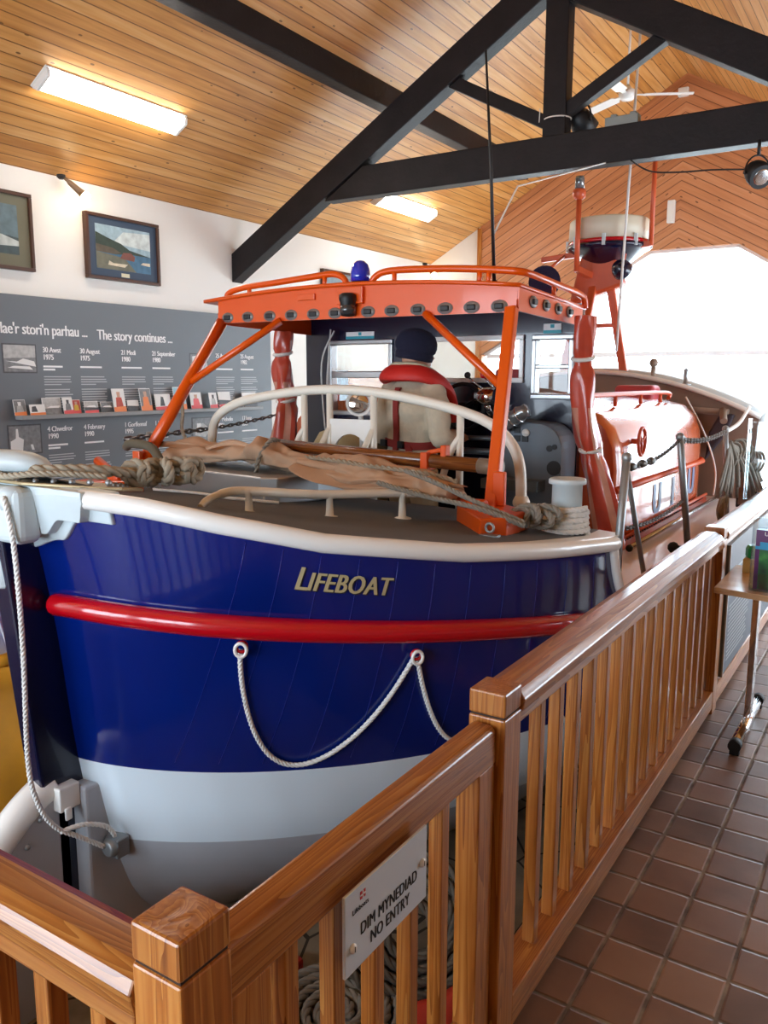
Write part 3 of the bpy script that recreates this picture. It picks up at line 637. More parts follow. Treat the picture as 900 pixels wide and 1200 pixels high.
for a in ((0, .22, .055, .058, 0, .24), (0, .22, -.003, 0, 0, .06), (0, .22, 0, .055, 0, .003), (-.003, 0, -.003, .058, 0, .24), (.22, .223, -.003, .058, 0, .2)): hb(*a, mb)
mb.build('acrylic_holder', m_acr, lh)
lf = thing('leaflet', 'purple and green underwater leaflet in the acrylic holder', 'leaflet', (-.48, 3.92, .74))
hb(.006, .212, .012, .05, .004, .205, MB(), 0).build('booklet', [mat('leaflet_purple', '#5a1a60', .35)], lf)
hb(.0062, .2118, .0105, .012, .14, .150, hb(.02, .2118, .0105, .012, .15, .165, MB(), 0), 0).build('blue_band', mat('leaflet_blue', '#2f9fd0', .35), lf)
def greengrad():
    m, t, b = nt('leaflet_sea'); tc = N(t, 'ShaderNodeTexCoord'); n = N(t, 'ShaderNodeTexNoise', Scale=14.0, Detail=4.0); t.links.new(tc.outputs['Object'], n.inputs['Vector'])
    t.links.new(ramp(t, n.outputs['Fac'], [(.35, lin('#12301f')), (.6, lin('#2d7a3c')), (.75, lin('#55b04c'))]), b.inputs['Base Color']); b.inputs['Roughness'].default_value = .35; return m
hb(.02, .2118, .0105, .012, .006, .139, MB(), 0).build('cover_photo', greengrad(), lf)
lt = lambda ox, oz: (lambda a, b, d: R @ V((ox+a, .0100-d, oz+b)))
MB().text('UNDERWATER', .019, lt(.032, .187), bold=.0003).build('lettering', m_text, lf); MB().text('NORTH WALES', .019, lt(.054, .168), bold=.0003).build('lettering', m_text, lf); MB().text('Diving', .010, lt(.09, .024)).build('lettering', m_text, lf); MB().text('Guide', .008, lt(.09, .013)).build('lettering', m_text, lf)
tag(MB().lathe([(0, .0), (.045, 0), (.05, .01), (.05, .045), (.043, .062), (0, .066)], Matrix.Translation((-.57, 4.22, .80)) @ Matrix.Scale(1.3, 4, (1, 0, 0)), 8, sm=False).build('collection_box', mat('green_plastic', '#11904c', .3), None, bevel=.004), 'faceted green plastic box on a small stand behind the leaflets', 'box')
tag(MB().box(-.635, -.5, 4.17, 4.27, .732, .80).build('card_stand', mat('manila_card', '#c5a85e', .6), None, bevel=.003), 'manila card block under the green box', 'card block')
AX=-2.65
ZK=[-.75,-.5,-.15,.2,.75,1.0,1.27]
YS=[2.15,2.0,1.92,1.86,1.80,1.76,1.71]
BB=[.55,1.12,1.5,1.66,1.68,1.66,1.64]
QQ=[1.0,1.2,1.5,1.7,2.2,2.4,2.5]
def kn(z,T):
    z=min(max(z,ZK[0]),ZK[-1])
    for i in range(len(ZK)-1):
        if z<=ZK[i+1]:
            t=(z-ZK[i])/(ZK[i+1]-ZK[i])
            n=len(T); p0=T[max(i-1,0)];p1=T[i];p2=T[i+1];p3=T[min(i+2,n-1)]
            # monotone-ish hermite
            h=ZK[i+1]-ZK[i]; d=(p2-p1)/h
            dl=d if i==0 else (p1-p0)/(ZK[i]-ZK[i-1]); dr=d if i+2>=n else (p3-p2)/(ZK[i+2]-ZK[i+1])
            m1=0 if dl*d<=0 else (dl+d)/2; m2=0 if dr*d<=0 else (dr+d)/2
            return p1*(2*t**3-3*t*t+1)+m1*h*(t**3-2*t*t+t)+p2*(-2*t**3+3*t*t)+m2*h*(t**3-t*t)
def half(y,z):
    B=kn(z,BB)
    if y<4.2:
        ys=kn(z,YS)
        if y<=ys: return 0.0
        u=(4.2-y)/(4.2-ys); return B*max(0,1-u*u)**(1/kn(z,QQ))
    if y<5.2: return B
    return B*max(0,1-((y-5.2)/5.25)**3)
def sheer(y):
    K=[(1.70,1.275),(1.8,1.245),(1.92,1.195),(2.15,1.12),(2.6,1.04),(3.0,.998),(3.45,.962),(3.7,.945)]
    if y<=K[0][0]: return K[0][1]
    for (a,za),(b,zb) in zip(K,K[1:]):
        if y<=b: return za+(zb-za)*(y-a)/(b-a)
    return K[-1][1]
# ------------------------------------------------------------------ LIFEBOAT (stern towards the camera)
def hp(y, z, off=0.0, side=1):
    """point on the hull skin, pushed out by off"""
    b = half(y, z); e = .01
    dy = (half(y+e, z)-half(y-e, z))/(2*e); dz = (half(y, z+e)-half(y, z-e))/(2*e)
    n = V((1, -dy, -dz)).normalized()
    return V((AX + side*(b + off*n.x), y + off*n.y, z + off*n.z))
def stern_y(z): return kn(z, YS)
SY = 3.45
def gun(y):
    """top edge height including the step down to the side deck"""
    if y <= SY: return sheer(y)
    if y >= 3.72: return .62
    u = (y-SY)/(3.72-SY); return .62 + (sheer(SY)-.62)*(1-math.sqrt(max(0, 1-(1-u)**2)))
bo = thing('lifeboat', 'large blue, white and orange lifeboat on display, stern nearest', 'boat', (AX, 5.6, PZ))
# stations: dense round the stern and at the step
NTH = 44
def ycol(i, z):
    ys = stern_y(z)
    if i <= NTH: th = (PI/2)*(i/NTH); return 4.2-(4.2-ys)*math.cos(th)
    return 4.2 + (i-NTH)*.31
hull = MB(); NC = NTH+20
zb = [(.2, 6), (-.15, 3), (PZ, 6)]
for side in (1, -1):
    rows = []
    for i in range(NC+1):
        yt = ycol(i, 1.0); zt = gun(yt)
        zs = [zt + (.2-zt)*k/8 for k in range(9)] + [.2-.35*k/3 for k in (1, 2, 3)] + [-.15+(PZ+.15)*k/7 for k in range(1, 8)]
        rows.append([V((AX + side*max(half(ycol(i, z), z), .004), ycol(i, z) if i else stern_y(z), z)) for z in zs])
    hull.grid(rows, mif=lambda i, k: 0 if k < 8 else (1 if k < 11 else 2))
hull.build('hull', [m_blue, m_hullw, m_hullg], bo, weld=True)
# stern post and rudder
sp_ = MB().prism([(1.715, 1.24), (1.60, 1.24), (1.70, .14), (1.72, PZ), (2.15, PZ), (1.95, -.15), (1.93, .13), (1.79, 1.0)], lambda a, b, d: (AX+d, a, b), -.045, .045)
sp_.build('stern_post', m_navy, bo, bevel=.01)  # navy stands in for shade on the sides of the blue post
MB().prism([(1.83, .11), (1.83, PZ), (2.3, PZ), (2.1, -.2), (1.96, .1)], lambda a, b, d: (AX+d, a, b), -.12, .12).build('deadwood_plate', m_hullg, bo, bevel=.012)
MB().box(AX-.045, AX+.045, 1.755, 1.80, PZ, .06).build('rudder_slot', m_dark, bo)
MB().bar((AX, 1.645, 1.05), (AX, 1.765, .12), .05, .06, (1, 0, 0)).build('stern_band', m_galv, bo, bevel=.006)
ru = MB().prism([(1.765, .105), (1.70, .085), (1.60, .02), (1.45, -.12), (1.32, -.3), (1.25, -.5), (1.25, PZ), (1.765, PZ)], lambda a, b, d: (AX+d, a, b), -.05, .05).build('rudder', m_hullg, bo, bevel=.01)
MB().tube(spline([(AX, 1.765, .115), (AX, 1.70, .095), (AX, 1.60, .03), (AX, 1.45, -.11), (AX, 1.32, -.29), (AX, 1.25, -.5)], 6), .062, 8).build('rudder_rim', m_whitep, ru)
for y, z in ((1.68, .03), (1.62, -.05), (1.52, -.12), (1.7, -.25), (1.5, -.35)): MB().ball((AX+.052, y, z), .012, n=8, m=5).build('rivet', m_galv, ru)
MB().box(AX+.04, AX+.09, 1.74, 1.83, .035, .13).box(AX+.088, AX+.10, 1.755, 1.785, .0, .05).build('pintle', m_whitep, ru, bevel=.01)
# fairlead block on the deadwood that the rudder line runs to
MB().box(AX+.125, AX+.20, 1.90, 1.96, -.20, -.12).lathe([(.03, -.02), (.04, 0), (.03, .02)], Matrix.Translation((AX+.17, 1.89, -.15)) @ Matrix.Rotation(PI/2, 4, 'X'), 14).build('sheave_block', m_galv, bo, bevel=.006)
# rubbing strake round the quarter deck, step board, white covering board, deck
def gpts(off, dz, y1=SY, n=40, side=1):
    out = []
    for k in range(n+1):
        th = (PI/2)*(k/n)**1.0; y = 4.2-(4.2-1.735)*math.cos(th)
        if y > y1: break
        p = hp(y, sheer(y), off, side); out.append(V((p.x, p.y, sheer(y)+dz)))
    z = sheer(y1); p = hp(y1, z, off, side); out.append(V((p.x, p.y, z+dz)))
    return out
for side in (1, -1):
    P = gpts(.012, -.012, side=side)
    MB().tube(P, .032, 12, flat=1.05, up=(0, 0, 1)).ball(P[-1], .033).build('gunwale_strake', m_whitep, bo)
    st = [V((hp(y, gun(y), .008, side).x, y, gun(y)-.006)) for y in [SY-.005+.005*k for k in range(8)] + [3.49+.012*k for k in range(20)]]
    MB().tube(st, .022, 10, up=(0, 1, .3)).build('step_moulding', m_whitep, bo)
    sd = [V((hp(y, .62, .006, side).x, y, .615)) for y in [3.72+.15*k for k in range(44)]]
    MB().tube(sd, .025, 8, up=(0, 0, 1)).build('side_strake', m_whitep, bo)
    fz = lambda y: .847 - .03*max(0, min(1, (y-1.8)/.2)) - .205*max(0, (min(y, 3.5)-2.0))/1.5 - .02*max(0, y-3.5)
    fp = []
    for k in range(70):
        th = (PI/2)*(.017+.983*(k/69)**1.5); y = 4.2-(4.2-stern_y(.845))*math.cos(th); fp.append(hp(y, fz(y), .015, side))
    fp += [hp(4.2+.2*k, fz(4.2+.2*k), .015, side) for k in range(1, 22)]
    MB().tube(fp, [.025, .038] + [.042]*(len(fp)-2), 12, up=(0, 0, 1)).ball(fp[0], .028).build('fender', m_red, bo)
dk = MB(); rows = []
for k in range(30):
    y = 1.75 + (3.62-1.75)*(k/29)**1.5; zz = sheer(min(y, SY)); b = half(min(y, 3.45), zz)
    rows.append([(AX + b*s_, y, zz + .004 + .05*(1-s_*s_)) for s_ in [-1, -.93, -.7, -.4, 0, .4, .7, .93, 1]])
dk.grid(rows, mif=lambda i, k: 1 if k in (0, 7) else 0)
zf = sheer(SY); b = half(3.45, zf)
dk.add([(AX-b, 3.62, zf), (AX+b, 3.62, zf), (AX+b, 3.62, .4), (AX-b, 3.62, .4)], [(0, 1, 2, 3)])
dk.build('quarter_deck', [m_deckg, m_whitep], bo, recalc=True)
sdk = MB()
for side in (1, -1):
    rows = []
    for k in range(40):
        y = 3.5 + 5.0*k/39; bb = half(y, .62); rows.append([(AX+side*1.1, y, .63), (AX+side*min(1.35, bb), y, .626), (AX+side*bb, y, .612)])
    sdk.grid(rows)
sdk.box(AX-1.1, AX+1.1, 3.62, 4.7, .30, .34); sdk.build('side_deck', m_deckw, bo)
# lettering
lt_ = MB(); ls_ = MB(); tab = [(0, 2.099)]; yy = 2.099
while yy < 2.5:
    a = hp(yy, .93); yy += .004; tab.append((tab[-1][0] + (hp(yy, .93)-a).length, yy))
def ay(a):
    for (s0, y0), (s1, y1) in zip(tab, tab[1:]):
        if a <= s1: return y0 + (y1-y0)*(a-s0)/(s1-s0)
    return tab[-1][1]
def onhull(a0, off, dx=0, dz=0):
    return lambda a, b, d: hp(ay(max(0, a0*.86+a*.79+dx)), .948 - .125*(a0+a)*.88 + b + dz, off + d)
for mb, off, dx, dz in ((ls_, .0025, .004, -.005), (lt_, .004, 0, 0)):
    mb.text('L', .118, onhull(0, off, dx, dz), shear=.18, bold=.0035); mb.text('IFEBOAT', .094, onhull(.052, off, dx, dz), shear=.18, bold=.0035, spacing=1.06)
ls_.build('lettering_shadow', m_black, bo, recalc=False); lt_.build('lettering', mat('gold_leaf', '#c4b88c', .4, .15), bo, recalc=False)
# thin plank seams
sm = MB()
for k in range(17):
    y = 1.98+.018*k*k*.32+.075*k
    if y > 3.4: break
    pts = [hp(y + .0*j, .24 + (sheer(y)-.30)*0 + (sheer(y)-.06-.24)*j/10, .0006) for j in range(11)]
    sm.tube(pts, .0011, 4)
sm.build('plank_seams', mat('seam_blue', '#1a2f9a', .3), bo)
# life-line eyes
EY = [(2.024, .75), (2.469, .67), (2.999, .585), (3.6, .54)]
for y, z in EY:
    p = hp(y, z, .03); MB().tube([p + V((.6, .75, 0)).normalized()*(.018*math.cos(q)) + V((0, 0, .018*math.sin(q))) for q in [2*PI*i/14 for i in range(14)]], .006, 8, closed=True).build('eye_ring', m_red, bo)

# ---- stern casting
def hy(x, z):
    """y of the hull skin at half breadth x"""
    ys = stern_y(z); u2 = 1-(min(1, x/kn(z, BB)))**kn(z, QQ); return 4.2-(4.2-ys)*math.sqrt(max(0, u2))
def casting(mb, us, top, bot, off):
    rows = []
    for u in us:
        x = u; zz = sheer(hy(u, 1.25)); zt, zb_2 = zz + top(u), zz + bot(u); n_ = 6; r = []
        r.append(V((AX+x, hy(x, zt)+.04, zt)))
        for k in range(n_+1): z = lerp(zt, zb_2, k/n_); r.append(V((AX+x, hy(x, min(z, 1.26))-off, z)))
        r.append(V((AX+x, hy(x, zb_2)+.04, zb_2))); rows.append(r)
    for rr in (rows, [[V((2*AX-q.x, q.y, q.z)) for q in r] for r in rows]):
        mb.grid(rr, sm=False); mb.add(rr[-1], [list(range(len(rr[-1])))])
    return mb
sstep = lambda a, b, t: (lambda q: q*q*(3-2*q))(max(0, min(1, (t-a)/(b-a))))
fl_b = lambda u: -.225 + .05*sstep(.0, .2, u) + .085*sstep(.20, .31, u)
casting(MB(), [.0+.44*k/40 for k in range(41)], lambda u: .02, fl_b, .014).build('stern_casting', m_greyp, bo, weld=True, bevel=.006)
bx_b = lambda u: -.195 + .045*sstep(.0, .17, u) + .06*sstep(.17, .26, u) + .07*sstep(.345, .375, u)
casting(MB(), [.0+.375*k/40 for k in range(41)], lambda u: .018, bx_b, .05).build('casting_face', m_greyp, bo, weld=True, bevel=.008)
MB().box(AX-.22, AX+.16, 1.60, 1.70, 1.09, 1.285).build('casting_block', m_greyp, bo, bevel=.03, seg=3)
MB().lathe([(.05, 0), (.055, .01), (.055, .14), (.05, .16)], Matrix.Translation((AX-.02, 1.66, .92)), 16).build('rudder_head', m_greyp, bo)
MB().prism([(AX-.25, 1.66), (AX+.14, 1.64), (AX+.42, 1.83), (AX+.30, 2.02), (AX-.05, 2.14), (AX-.35, 1.9)], lambda a, b, d: (a, b, 1.292-.16*max(0, b-1.7)+d), 0, .012).build('cap_plate', m_brass, bo, bevel=.004)
bt_ = []
for u in range(6): MB().ball((AX+.06+.06*u, 1.68+.028*u, 1.298), .012, n=8, m=5).build('bolt', m_galv, bo)
for u in range(4): MB().ball((AX+.27-.01*u, 1.9+.03*u, 1.275-.006*u), .013, n=8, m=5).build('bolt', m_galv, bo)
hn = MB(); hn.tube(spline([(AX-.32, 1.52, 1.355), (AX-.16, 1.60, 1.36), (AX+.02, 1.70, 1.362), (AX+.12, 1.77, 1.335)], 6), [.035]*3+[.05]*6+[.055]*6+[.05, .045, .03, .02], 12, flat=.75)
hn.build('fairlead_horn', m_greyp, bo)
MB().lathe([(.0, 0), (.045, .0), (.05, .02), (.05, .06), (.04, .075), (0, .08)], Matrix.Translation((AX+.10, 1.635, 1.21)), 14).build('fairlead_roller', m_greyp, bo)

# ---- deck fittings
gr = [(-2.45, 2.40, 1.125), (-2.46, 2.46, 1.15), (-2.43, 2.53, 1.172), (-2.36, 2.58, 1.178), (-2.17, 2.68, 1.17), (-2.08, 2.82, 1.157), (-1.90, 3.10, 1.145), (-1.78, 3.22, 1.135)]
gl = MB().tube(spline(gr, 8), [.014]*4+[.016]*10+[.019]*43, 12).build('grab_rail', m_cream, bo)
for x, y, z in ((-2.35, 2.585, 1.178), (-2.09, 2.81, 1.158), (-1.90, 3.10, 1.145)):
    g0 = sheer(y)+.035; MB().lathe([(.042, g0-.02), (.042, g0+.006), (.018, g0+.014), (.014, z-.02), (.022, z-.012), (.022, z+.012)], Matrix.Translation((x, y, 0)), 14).build('rail_foot', m_cream, gl)
BX, BY = -1.265, 3.46
MB().lathe([(.075, .94), (.068, 1.0), (.066, 1.19), (.082, 1.195), (.082, 1.212), (.076, 1.218)], Matrix.Translation((BX, BY, 0)), 28).build('bollard', m_greyp, bo)
er = V((-1.42, 3.0, 1.03)); MB().tube([er + V((0, .0, .02)) + V((.018*math.cos(q), 0, .018*math.sin(q))) for q in [2*PI*i/12 for i in range(12)]], .006, 6, closed=True).box(-1.46, -1.38, 2.98, 3.02, 1.0, 1.022).build('deck_eye', m_galv, bo)
# aluminium tray under the canvas
tz = 1.10
MB().prism([(-3.55, 3.18), (-2.70, 3.06), (-2.62, 3.10), (-2.54, 3.32), (-2.54, 3.58), (-3.55, 3.58)], lambda a, b, d: (a, b, d), 1.03, 1.165).build('deck_tray', m_alu, bo, bevel=.008)
MB().tube([(-2.66+.0*q, 3.045, 1.10) for q in (0,)] + [(-2.66, 3.04, 1.09), (-2.66, 3.035, 1.06)], .006).build('tray_ring', m_cream, bo)
# hoop rail across the cockpit
hpz = [(-3.66, 3.7, .95), (-3.655, 3.7, 1.27), (-3.61, 3.7, 1.41), (-3.46, 3.7, 1.495), (-3.29, 3.7, 1.535), (-3.0, 3.7, 1.575), (-2.76, 3.7, 1.59), (-2.5, 3.7, 1.583), (-2.23, 3.7, 1.55), (-1.97, 3.7, 1.50), (-1.78, 3.7, 1.44), (-1.66, 3.7, 1.355), (-1.60, 3.7, 1.24), (-1.585, 3.7, 1.05), (-1.585, 3.7, .95)]
ho = MB().tube(spline(hpz, 8), .027, 14).build('hoop_rail', m_cream, bo)
MB().lathe([(.03, 1.02), (.042, 1.045), (.042, 1.06), (.03, 1.085)], Matrix.Translation((-1.585, 3.7, 0)), 14).build('hoop_collar', m_cream, ho)
for x, zt in ((-2.925, 1.56), (-2.745, 1.57), (-2.452, 1.57), (-1.927, 1.48)):
    MB().tube([(x, 3.7, zt), (x, 3.7, .98)], .019, 12).build('hoop_upright', m_cream, ho)
MB().tube(spline([(-2.925, 3.7, 1.37), (-2.96, 3.68, 1.30), (-3.02, 3.66, 1.1)], 5), .018).build('hoop_brace', m_cream, ho); MB().tube(spline([(-1.927, 3.7, 1.36), (-1.97, 3.68, 1.28), (-2.02, 3.66, 1.1)], 5), .018).build('hoop_brace', m_cream, ho); MB().tube([(-2.745, 3.7, 1.38), (-2.85, 3.6, 1.08)], .019).build('hoop_brace', m_cream, ho); MB().tube([(-2.452, 3.7, 1.38), (-2.55, 3.6, 1.1)], .019).build('hoop_brace', m_cream, ho)
arch = [(-2.745, 1.42), (-2.452, 1.42), (-2.452, 1.22)] + [(-2.6+.12*math.cos(q), 1.22+.13*math.sin(q)) for q in [PI*i/12 for i in range(13)]] + [(-2.745, 1.22)]
MB().prism(arch, lambda a, b, d: (a, d, b), 3.69, 3.705).box(-2.745, -2.452, 3.685, 3.71, 1.40, 1.43).build('arched_plate', m_whitep, ho)
# stern orange posts and feet
for side, top, mid, foot in ((1, (-1.68, 3.74, 1.99), (-1.60, 3.45, 1.57), (-1.57, 3.32, 1.03)), (-1, (-3.60, 3.76, 1.99), (-3.66, 3.52, 1.6), (-3.74, 3.13, 1.05))):
    po = MB().bar(foot, top, .058, .05, (0, 1, 0)).build('canopy_post', m_orange, bo, bevel=.008) if side == 1 else MB().tube([foot, top], .036, 14).build('canopy_post', m_orange, bo)
    x0 = -2.16 if side == 1 else -3.12
    q = V(foot).lerp(V(top), .60)
    MB().tube([(x0, 3.74, 1.98), q], .021, 12).build('post_brace', m_orange, po)
    fx_, fy_ = foot[0], foot[1]; sx = side
    fb = MB().prism([(-.15, -.04), (.11, -.33), (.19, -.24), (.19, -.01), (.02, .10)], lambda a, b, d: (fx_+side*a, fy_+b, d), 1.0, 1.085)
    fb.box(fx_-.005, fx_+.055, fy_+.02, fy_+.05, 1.085, 1.24); fb.lathe([(.035, -.04), (.035, .04)], Matrix.Translation((fx_-.03, fy_-.07, 1.09)) @ Matrix.Rotation(PI/2, 4, 'Y'), 14)
    fb.build('post_foot', m_orange, po, bevel=.006)
    MB().tube([(fx_-.06, fy_-.02, 1.07), (fx_-.36, fy_+.06, 1.16)], .028, 12).build('foot_strut', m_orange, po)
# canopy roof
rf = MB(); rows = []
RXL, RXR = -3.72, -1.64
def rz(x, y): return 2.10 + .055*(1-((x-AX)/1.06)**2) + .012*(AX-x) - .045*(y-3.75)
for y in (3.73, 3.76, 4.0, 4.3, 4.68): rows.append([(x, y, rz(x, y)) for x in [RXL + (RXR-RXL)*k/16 for k in range(17)]])
rf.grid(rows); rt = rf.build('canopy_roof', [m_orange], bo, solid=.018)
fa = MB(); NX = 16
xa, xb = -3.62, -1.66
for (z0f, z1f, y0) in ((2.035, 2.12, 3.765), (1.975, 2.035, 3.755)):
    fa.grid([[(x, y0, (z0f if z0f < 2.0 else z0f) + .012*(AX-x)*.5) for x in [xa+(xb-xa)*k/NX for k in range(NX+1)]], [(x, y0, (rz(x, 3.75)-.004 if z1f > 2.1 else z1f+.012*(AX-x)*.5)) for x in [xa+(xb-xa)*k/NX for k in range(NX+1)]]], sm=False)
for x0, sgn in ((xb, 1), (xa, -1)):
    fa.add([(x0, 3.76, 1.975), (x0, 4.66, 1.95), (x0, 4.66, rz(x0, 4.66)-.004), (x0, 3.76, rz(x0, 3.76)-.004)], [(0, 1, 2, 3)])
fa.build('canopy_fascia', m_orange, bo, solid=.014)
MB().box(-3.0, -2.88, 3.745, 3.765, 2.085, 2.12).build('fascia_bracket', m_orange, bo, bevel=.004); MB().box(-2.72, -2.55, 3.735, 3.765, 2.05, 2.14).build('fascia_bracket', m_orange, bo, bevel=.004)
sl = MB().lathe([(.026, 0), (.03, .015), (.024, .03)], Matrix.Translation((-3.52, 3.745, 2.005)) @ Matrix.Rotation(PI/2, 4, 'X') @ Matrix.Scale(1.45, 4, (1, 0, 0)) @ Matrix.Scale(.75, 4, (0, 1, 0)) , 14)
lampx = [-3.54, -3.38, -3.21, -3.05, -2.89, -2.74, -2.52, -2.37, -2.21, -2.05, -1.90, -1.75]
for k, x in enumerate(lampx):
    c = V((x, 3.752, 2.006+.006*(AX-x)))
    ll = MB().lathe([(.03, 0), (.03, .006), (.0, .007)], Matrix.Translation(c) @ Matrix.Rotation(PI/2, 4, 'X') @ Matrix.Scale(1.5, 4, (1, 0, 0)), 16).build('strip_lamp', m_galv, bo)
    MB().box(x-.024, x+.024, 3.733, 3.748, c.z-.014, c.z+.014).build('lamp_lens', m_dark, ll, bevel=.006)
for y in (3.93, 4.1, 4.27, 4.44):
    c = V((xb+.008, y, 2.035-.03*(y-3.75)))
    ll = MB().lathe([(.03, 0), (.03, .006), (.0, .007)], Matrix.Translation(c) @ Matrix.Rotation(PI/2, 4, 'Y') @ Matrix.Scale(1.5, 4, (0, 1, 0)), 16).build('strip_lamp', m_galv, bo)
    MB().box(xb+.012, xb+.028, y-.024, y+.024, c.z-.014, c.z+.014).build('lamp_lens', m_dark, ll, bevel=.006)
# canopy hand rails
def rail(pts, feet):
    o = MB().tube(spline(pts, 6), .018, 10).build('canopy_rail', m_orange, bo)
    for p in feet: MB().tube([p, (p[0], p[1], rz(min(max(p[0], RXL), RXR), p[1])-.005)], .013, 8).build('rail_stub', m_orange, o)
rail([(-3.58, 3.79, 2.10), (-3.57, 3.79, 2.155), (-3.45, 3.79, 2.185), (-3.2, 3.79, 2.20), (-2.9, 3.79, 2.218), (-2.78, 3.79, 2.222), (-2.71, 3.79, 2.195), (-2.68, 3.79, 2.14)], [(-3.4, 3.79, 2.185), (-2.84, 3.79, 2.218)])
rail([(-2.53, 3.79, 2.14), (-2.50, 3.79, 2.19), (-2.40, 3.79, 2.215), (-2.1, 3.79, 2.205), (-1.85, 3.79, 2.185), (-1.68, 3.80, 2.165), (-1.64, 3.9, 2.155), (-1.64, 4.2, 2.14), (-1.64, 4.6, 2.115), (-1.64, 4.66, 2.05)], [(-2.38, 3.79, 2.21), (-1.88, 3.79, 2.185), (-1.83, 3.79, 2.18), (-1.65, 4.2, 2.14)])
# blue beacon and fascia searchlight
bl = MB().lathe([(.05, 0), (.05, .02), (.044, .025)], Matrix.Translation((-2.605, 3.80, rz(-2.6, 3.8)-.005)), 18).build('beacon_base', m_dark, bo)
bm_ = mat('blue_beacon_glass', '#0a2bb8', .08, coat=1); MB().lathe([(.052, 0), (.054, .03), (.052, .06), (.042, .09), (.022, .108), (0, .113)], Matrix.Translation((-2.605, 3.80, rz(-2.6, 3.8)+.02)), 20).build('beacon_dome', bm_, bl)
fl_ = MB().lathe([(.0, -.055), (.035, -.05), (.04, -.04), (.042, .02), (.048, .035), (.046, .06), (.03, .07), (0, .072)], Matrix.Translation((-2.63, 3.715, 2.035)), 18).build('fascia_lamp', m_dark, bo)
MB().lathe([(.043, -.035), (.044, .01)], Matrix.Translation((-2.63, 3.715, 2.03)), 18).build('lamp_glass', mat('smoked_glass', '#30363a', .1, coat=1), fl_)
# wheelhouse bulkhead: navy panel with three openings
WY = 4.66
def panel_holes(mb, x0, x1, z0, z1, holes, y0, y1):
    xs_ = sorted({x0, x1} | {h[0] for h in holes} | {h[1] for h in holes}); zs_ = sorted({z0, z1} | {h[2] for h in holes} | {h[3] for h in holes})
    for a, b_ in zip(xs_, xs_[1:]):
        for c, d in zip(zs_, zs_[1:]):
            m_ = ((a+b_)/2, (c+d)/2)
            if not any(h[0] < m_[0] < h[1] and h[2] < m_[1] < h[3] for h in holes): mb.box(a, b_, y0, y1, c, d)
HO = [(-3.44, -2.95, 1.42, 1.89), (-2.68, -2.02, 1.645, 1.895), (-1.935, -1.71, 1.55, 1.89)]
bh = MB(); panel_holes(bh, -3.66, -1.655, .34, 2.08, HO, WY, WY+.05); bh.build('wheelhouse_bulkhead', m_navy, bo, weld=False)
for i, (a, b_, c, d) in enumerate(HO):
    fr = MB(); e = .018
    fr.box(a-e, b_+e, WY-.02, WY+.055, c-e, c+.012).box(a-e, b_+e, WY-.02, WY+.055, d-.012, d+e).box(a-e, a+.012, WY-.02, WY+.055, c+.012, d-.012).box(b_-.012, b_+e, WY-.02, WY+.055, c+.012, d-.012)
    if i == 0: fr.box(a, b_, WY-.015, WY+.03, 1.655, 1.70)
    if i == 2: fr.box(a, b_, WY-.015, WY+.03, 1.71, 1.735)
    wo = fr.build('wheelhouse_window', m_alu if i != 1 else m_whitep, bo, bevel=.006)
    MB().box(a, b_, WY+.02, WY+.024, c, d).build('pane', m_glass, wo)
m_teal = mat('teal_print', '#2fa3b5', .5)
for x0, x1, z0, z1 in ((-3.31, -3.08, 1.915, 1.962), (-1.885, -1.775, 1.915, 1.97)):
    nt_ = MB().box(x0, x1, WY-.006, WY, z0, z1, 0).box(x0, x1, WY-.0075, WY-.006, z0, z0+.018, 1).box((x0+x1)/2-.012, (x0+x1)/2+.012, WY-.0075, WY-.006, z1-.024, z1-.004, 1).build('notice_plate', [m_text, m_teal], bo)
# cockpit instruments: wheel, throttle levers, clear lantern, grey side console with lightening holes
con = [(-2.06, .40), (-1.66, .40), (-1.66, 1.26)] + [(-1.80+.14*math.cos(q), 1.26+.14*math.sin(q)) for q in [PI/2*i/6 for i in range(7)]] + [(-2.06, 1.42)]
co = MB().prism(con, lambda a, b, d: (a, d, b), 4.42, 4.655).build('side_console', mat('blue_grey_paint', '#64707c', .45), bo, bevel=.006)
for x, z, r in ((-1.73, 1.26, .018), (-1.69, 1.15, .042), (-1.66, 1.27, .015)): MB().lathe([(r, 0), (r, .006)], Matrix.Translation((min(x, -1.70), 4.42, z)) @ Matrix.Rotation(PI/2, 4, 'X'), 18).build('lightening_hole', m_dark, co)
for x, z in ((-1.93, 1.36), (-1.93, 1.31), (-1.88, 1.31)): MB().box(x-.018, x+.018, 4.412, 4.42, z-.018, z+.018).build('switch', m_dark, co)
MB().lathe([(.022, 0), (.022, .012), (0, .014)], Matrix.Translation((-1.875, 4.42, 1.345)) @ Matrix.Rotation(PI/2, 4, 'X'), 16).build('gauge', m_whitep, co)
wl = MB().tube([(-2.33+.14*math.cos(q), 4.50, 1.48+.14*math.sin(q)) for q in [2*PI*i/28 for i in range(28)]], .013, 8, closed=True)
for a in (0, 1, 2): wl.tube([(-2.33, 4.5, 1.48), (-2.33+.14*math.cos(.5+a*2.094), 4.5, 1.48+.14*math.sin(.5+a*2.094))], .009)
wl.lathe([(.03, -.02), (.03, .15)], Matrix.Translation((-2.33, 4.5, 1.48)) @ Matrix.Rotation(-PI/2, 4, 'X'), 14).build('steering_wheel', m_dark, bo)
tv = MB().lathe([(.05, -.06), (.055, 0), (.05, .06)], Matrix.Translation((-2.17, 4.50, 1.545)) @ Matrix.Rotation(PI/2, 4, 'Y'), 18).tube([(-2.17, 4.5, 1.5), (-2.17, 4.6, 1.40)], .02)
tv.build('throttle_control', m_chrome, bo)
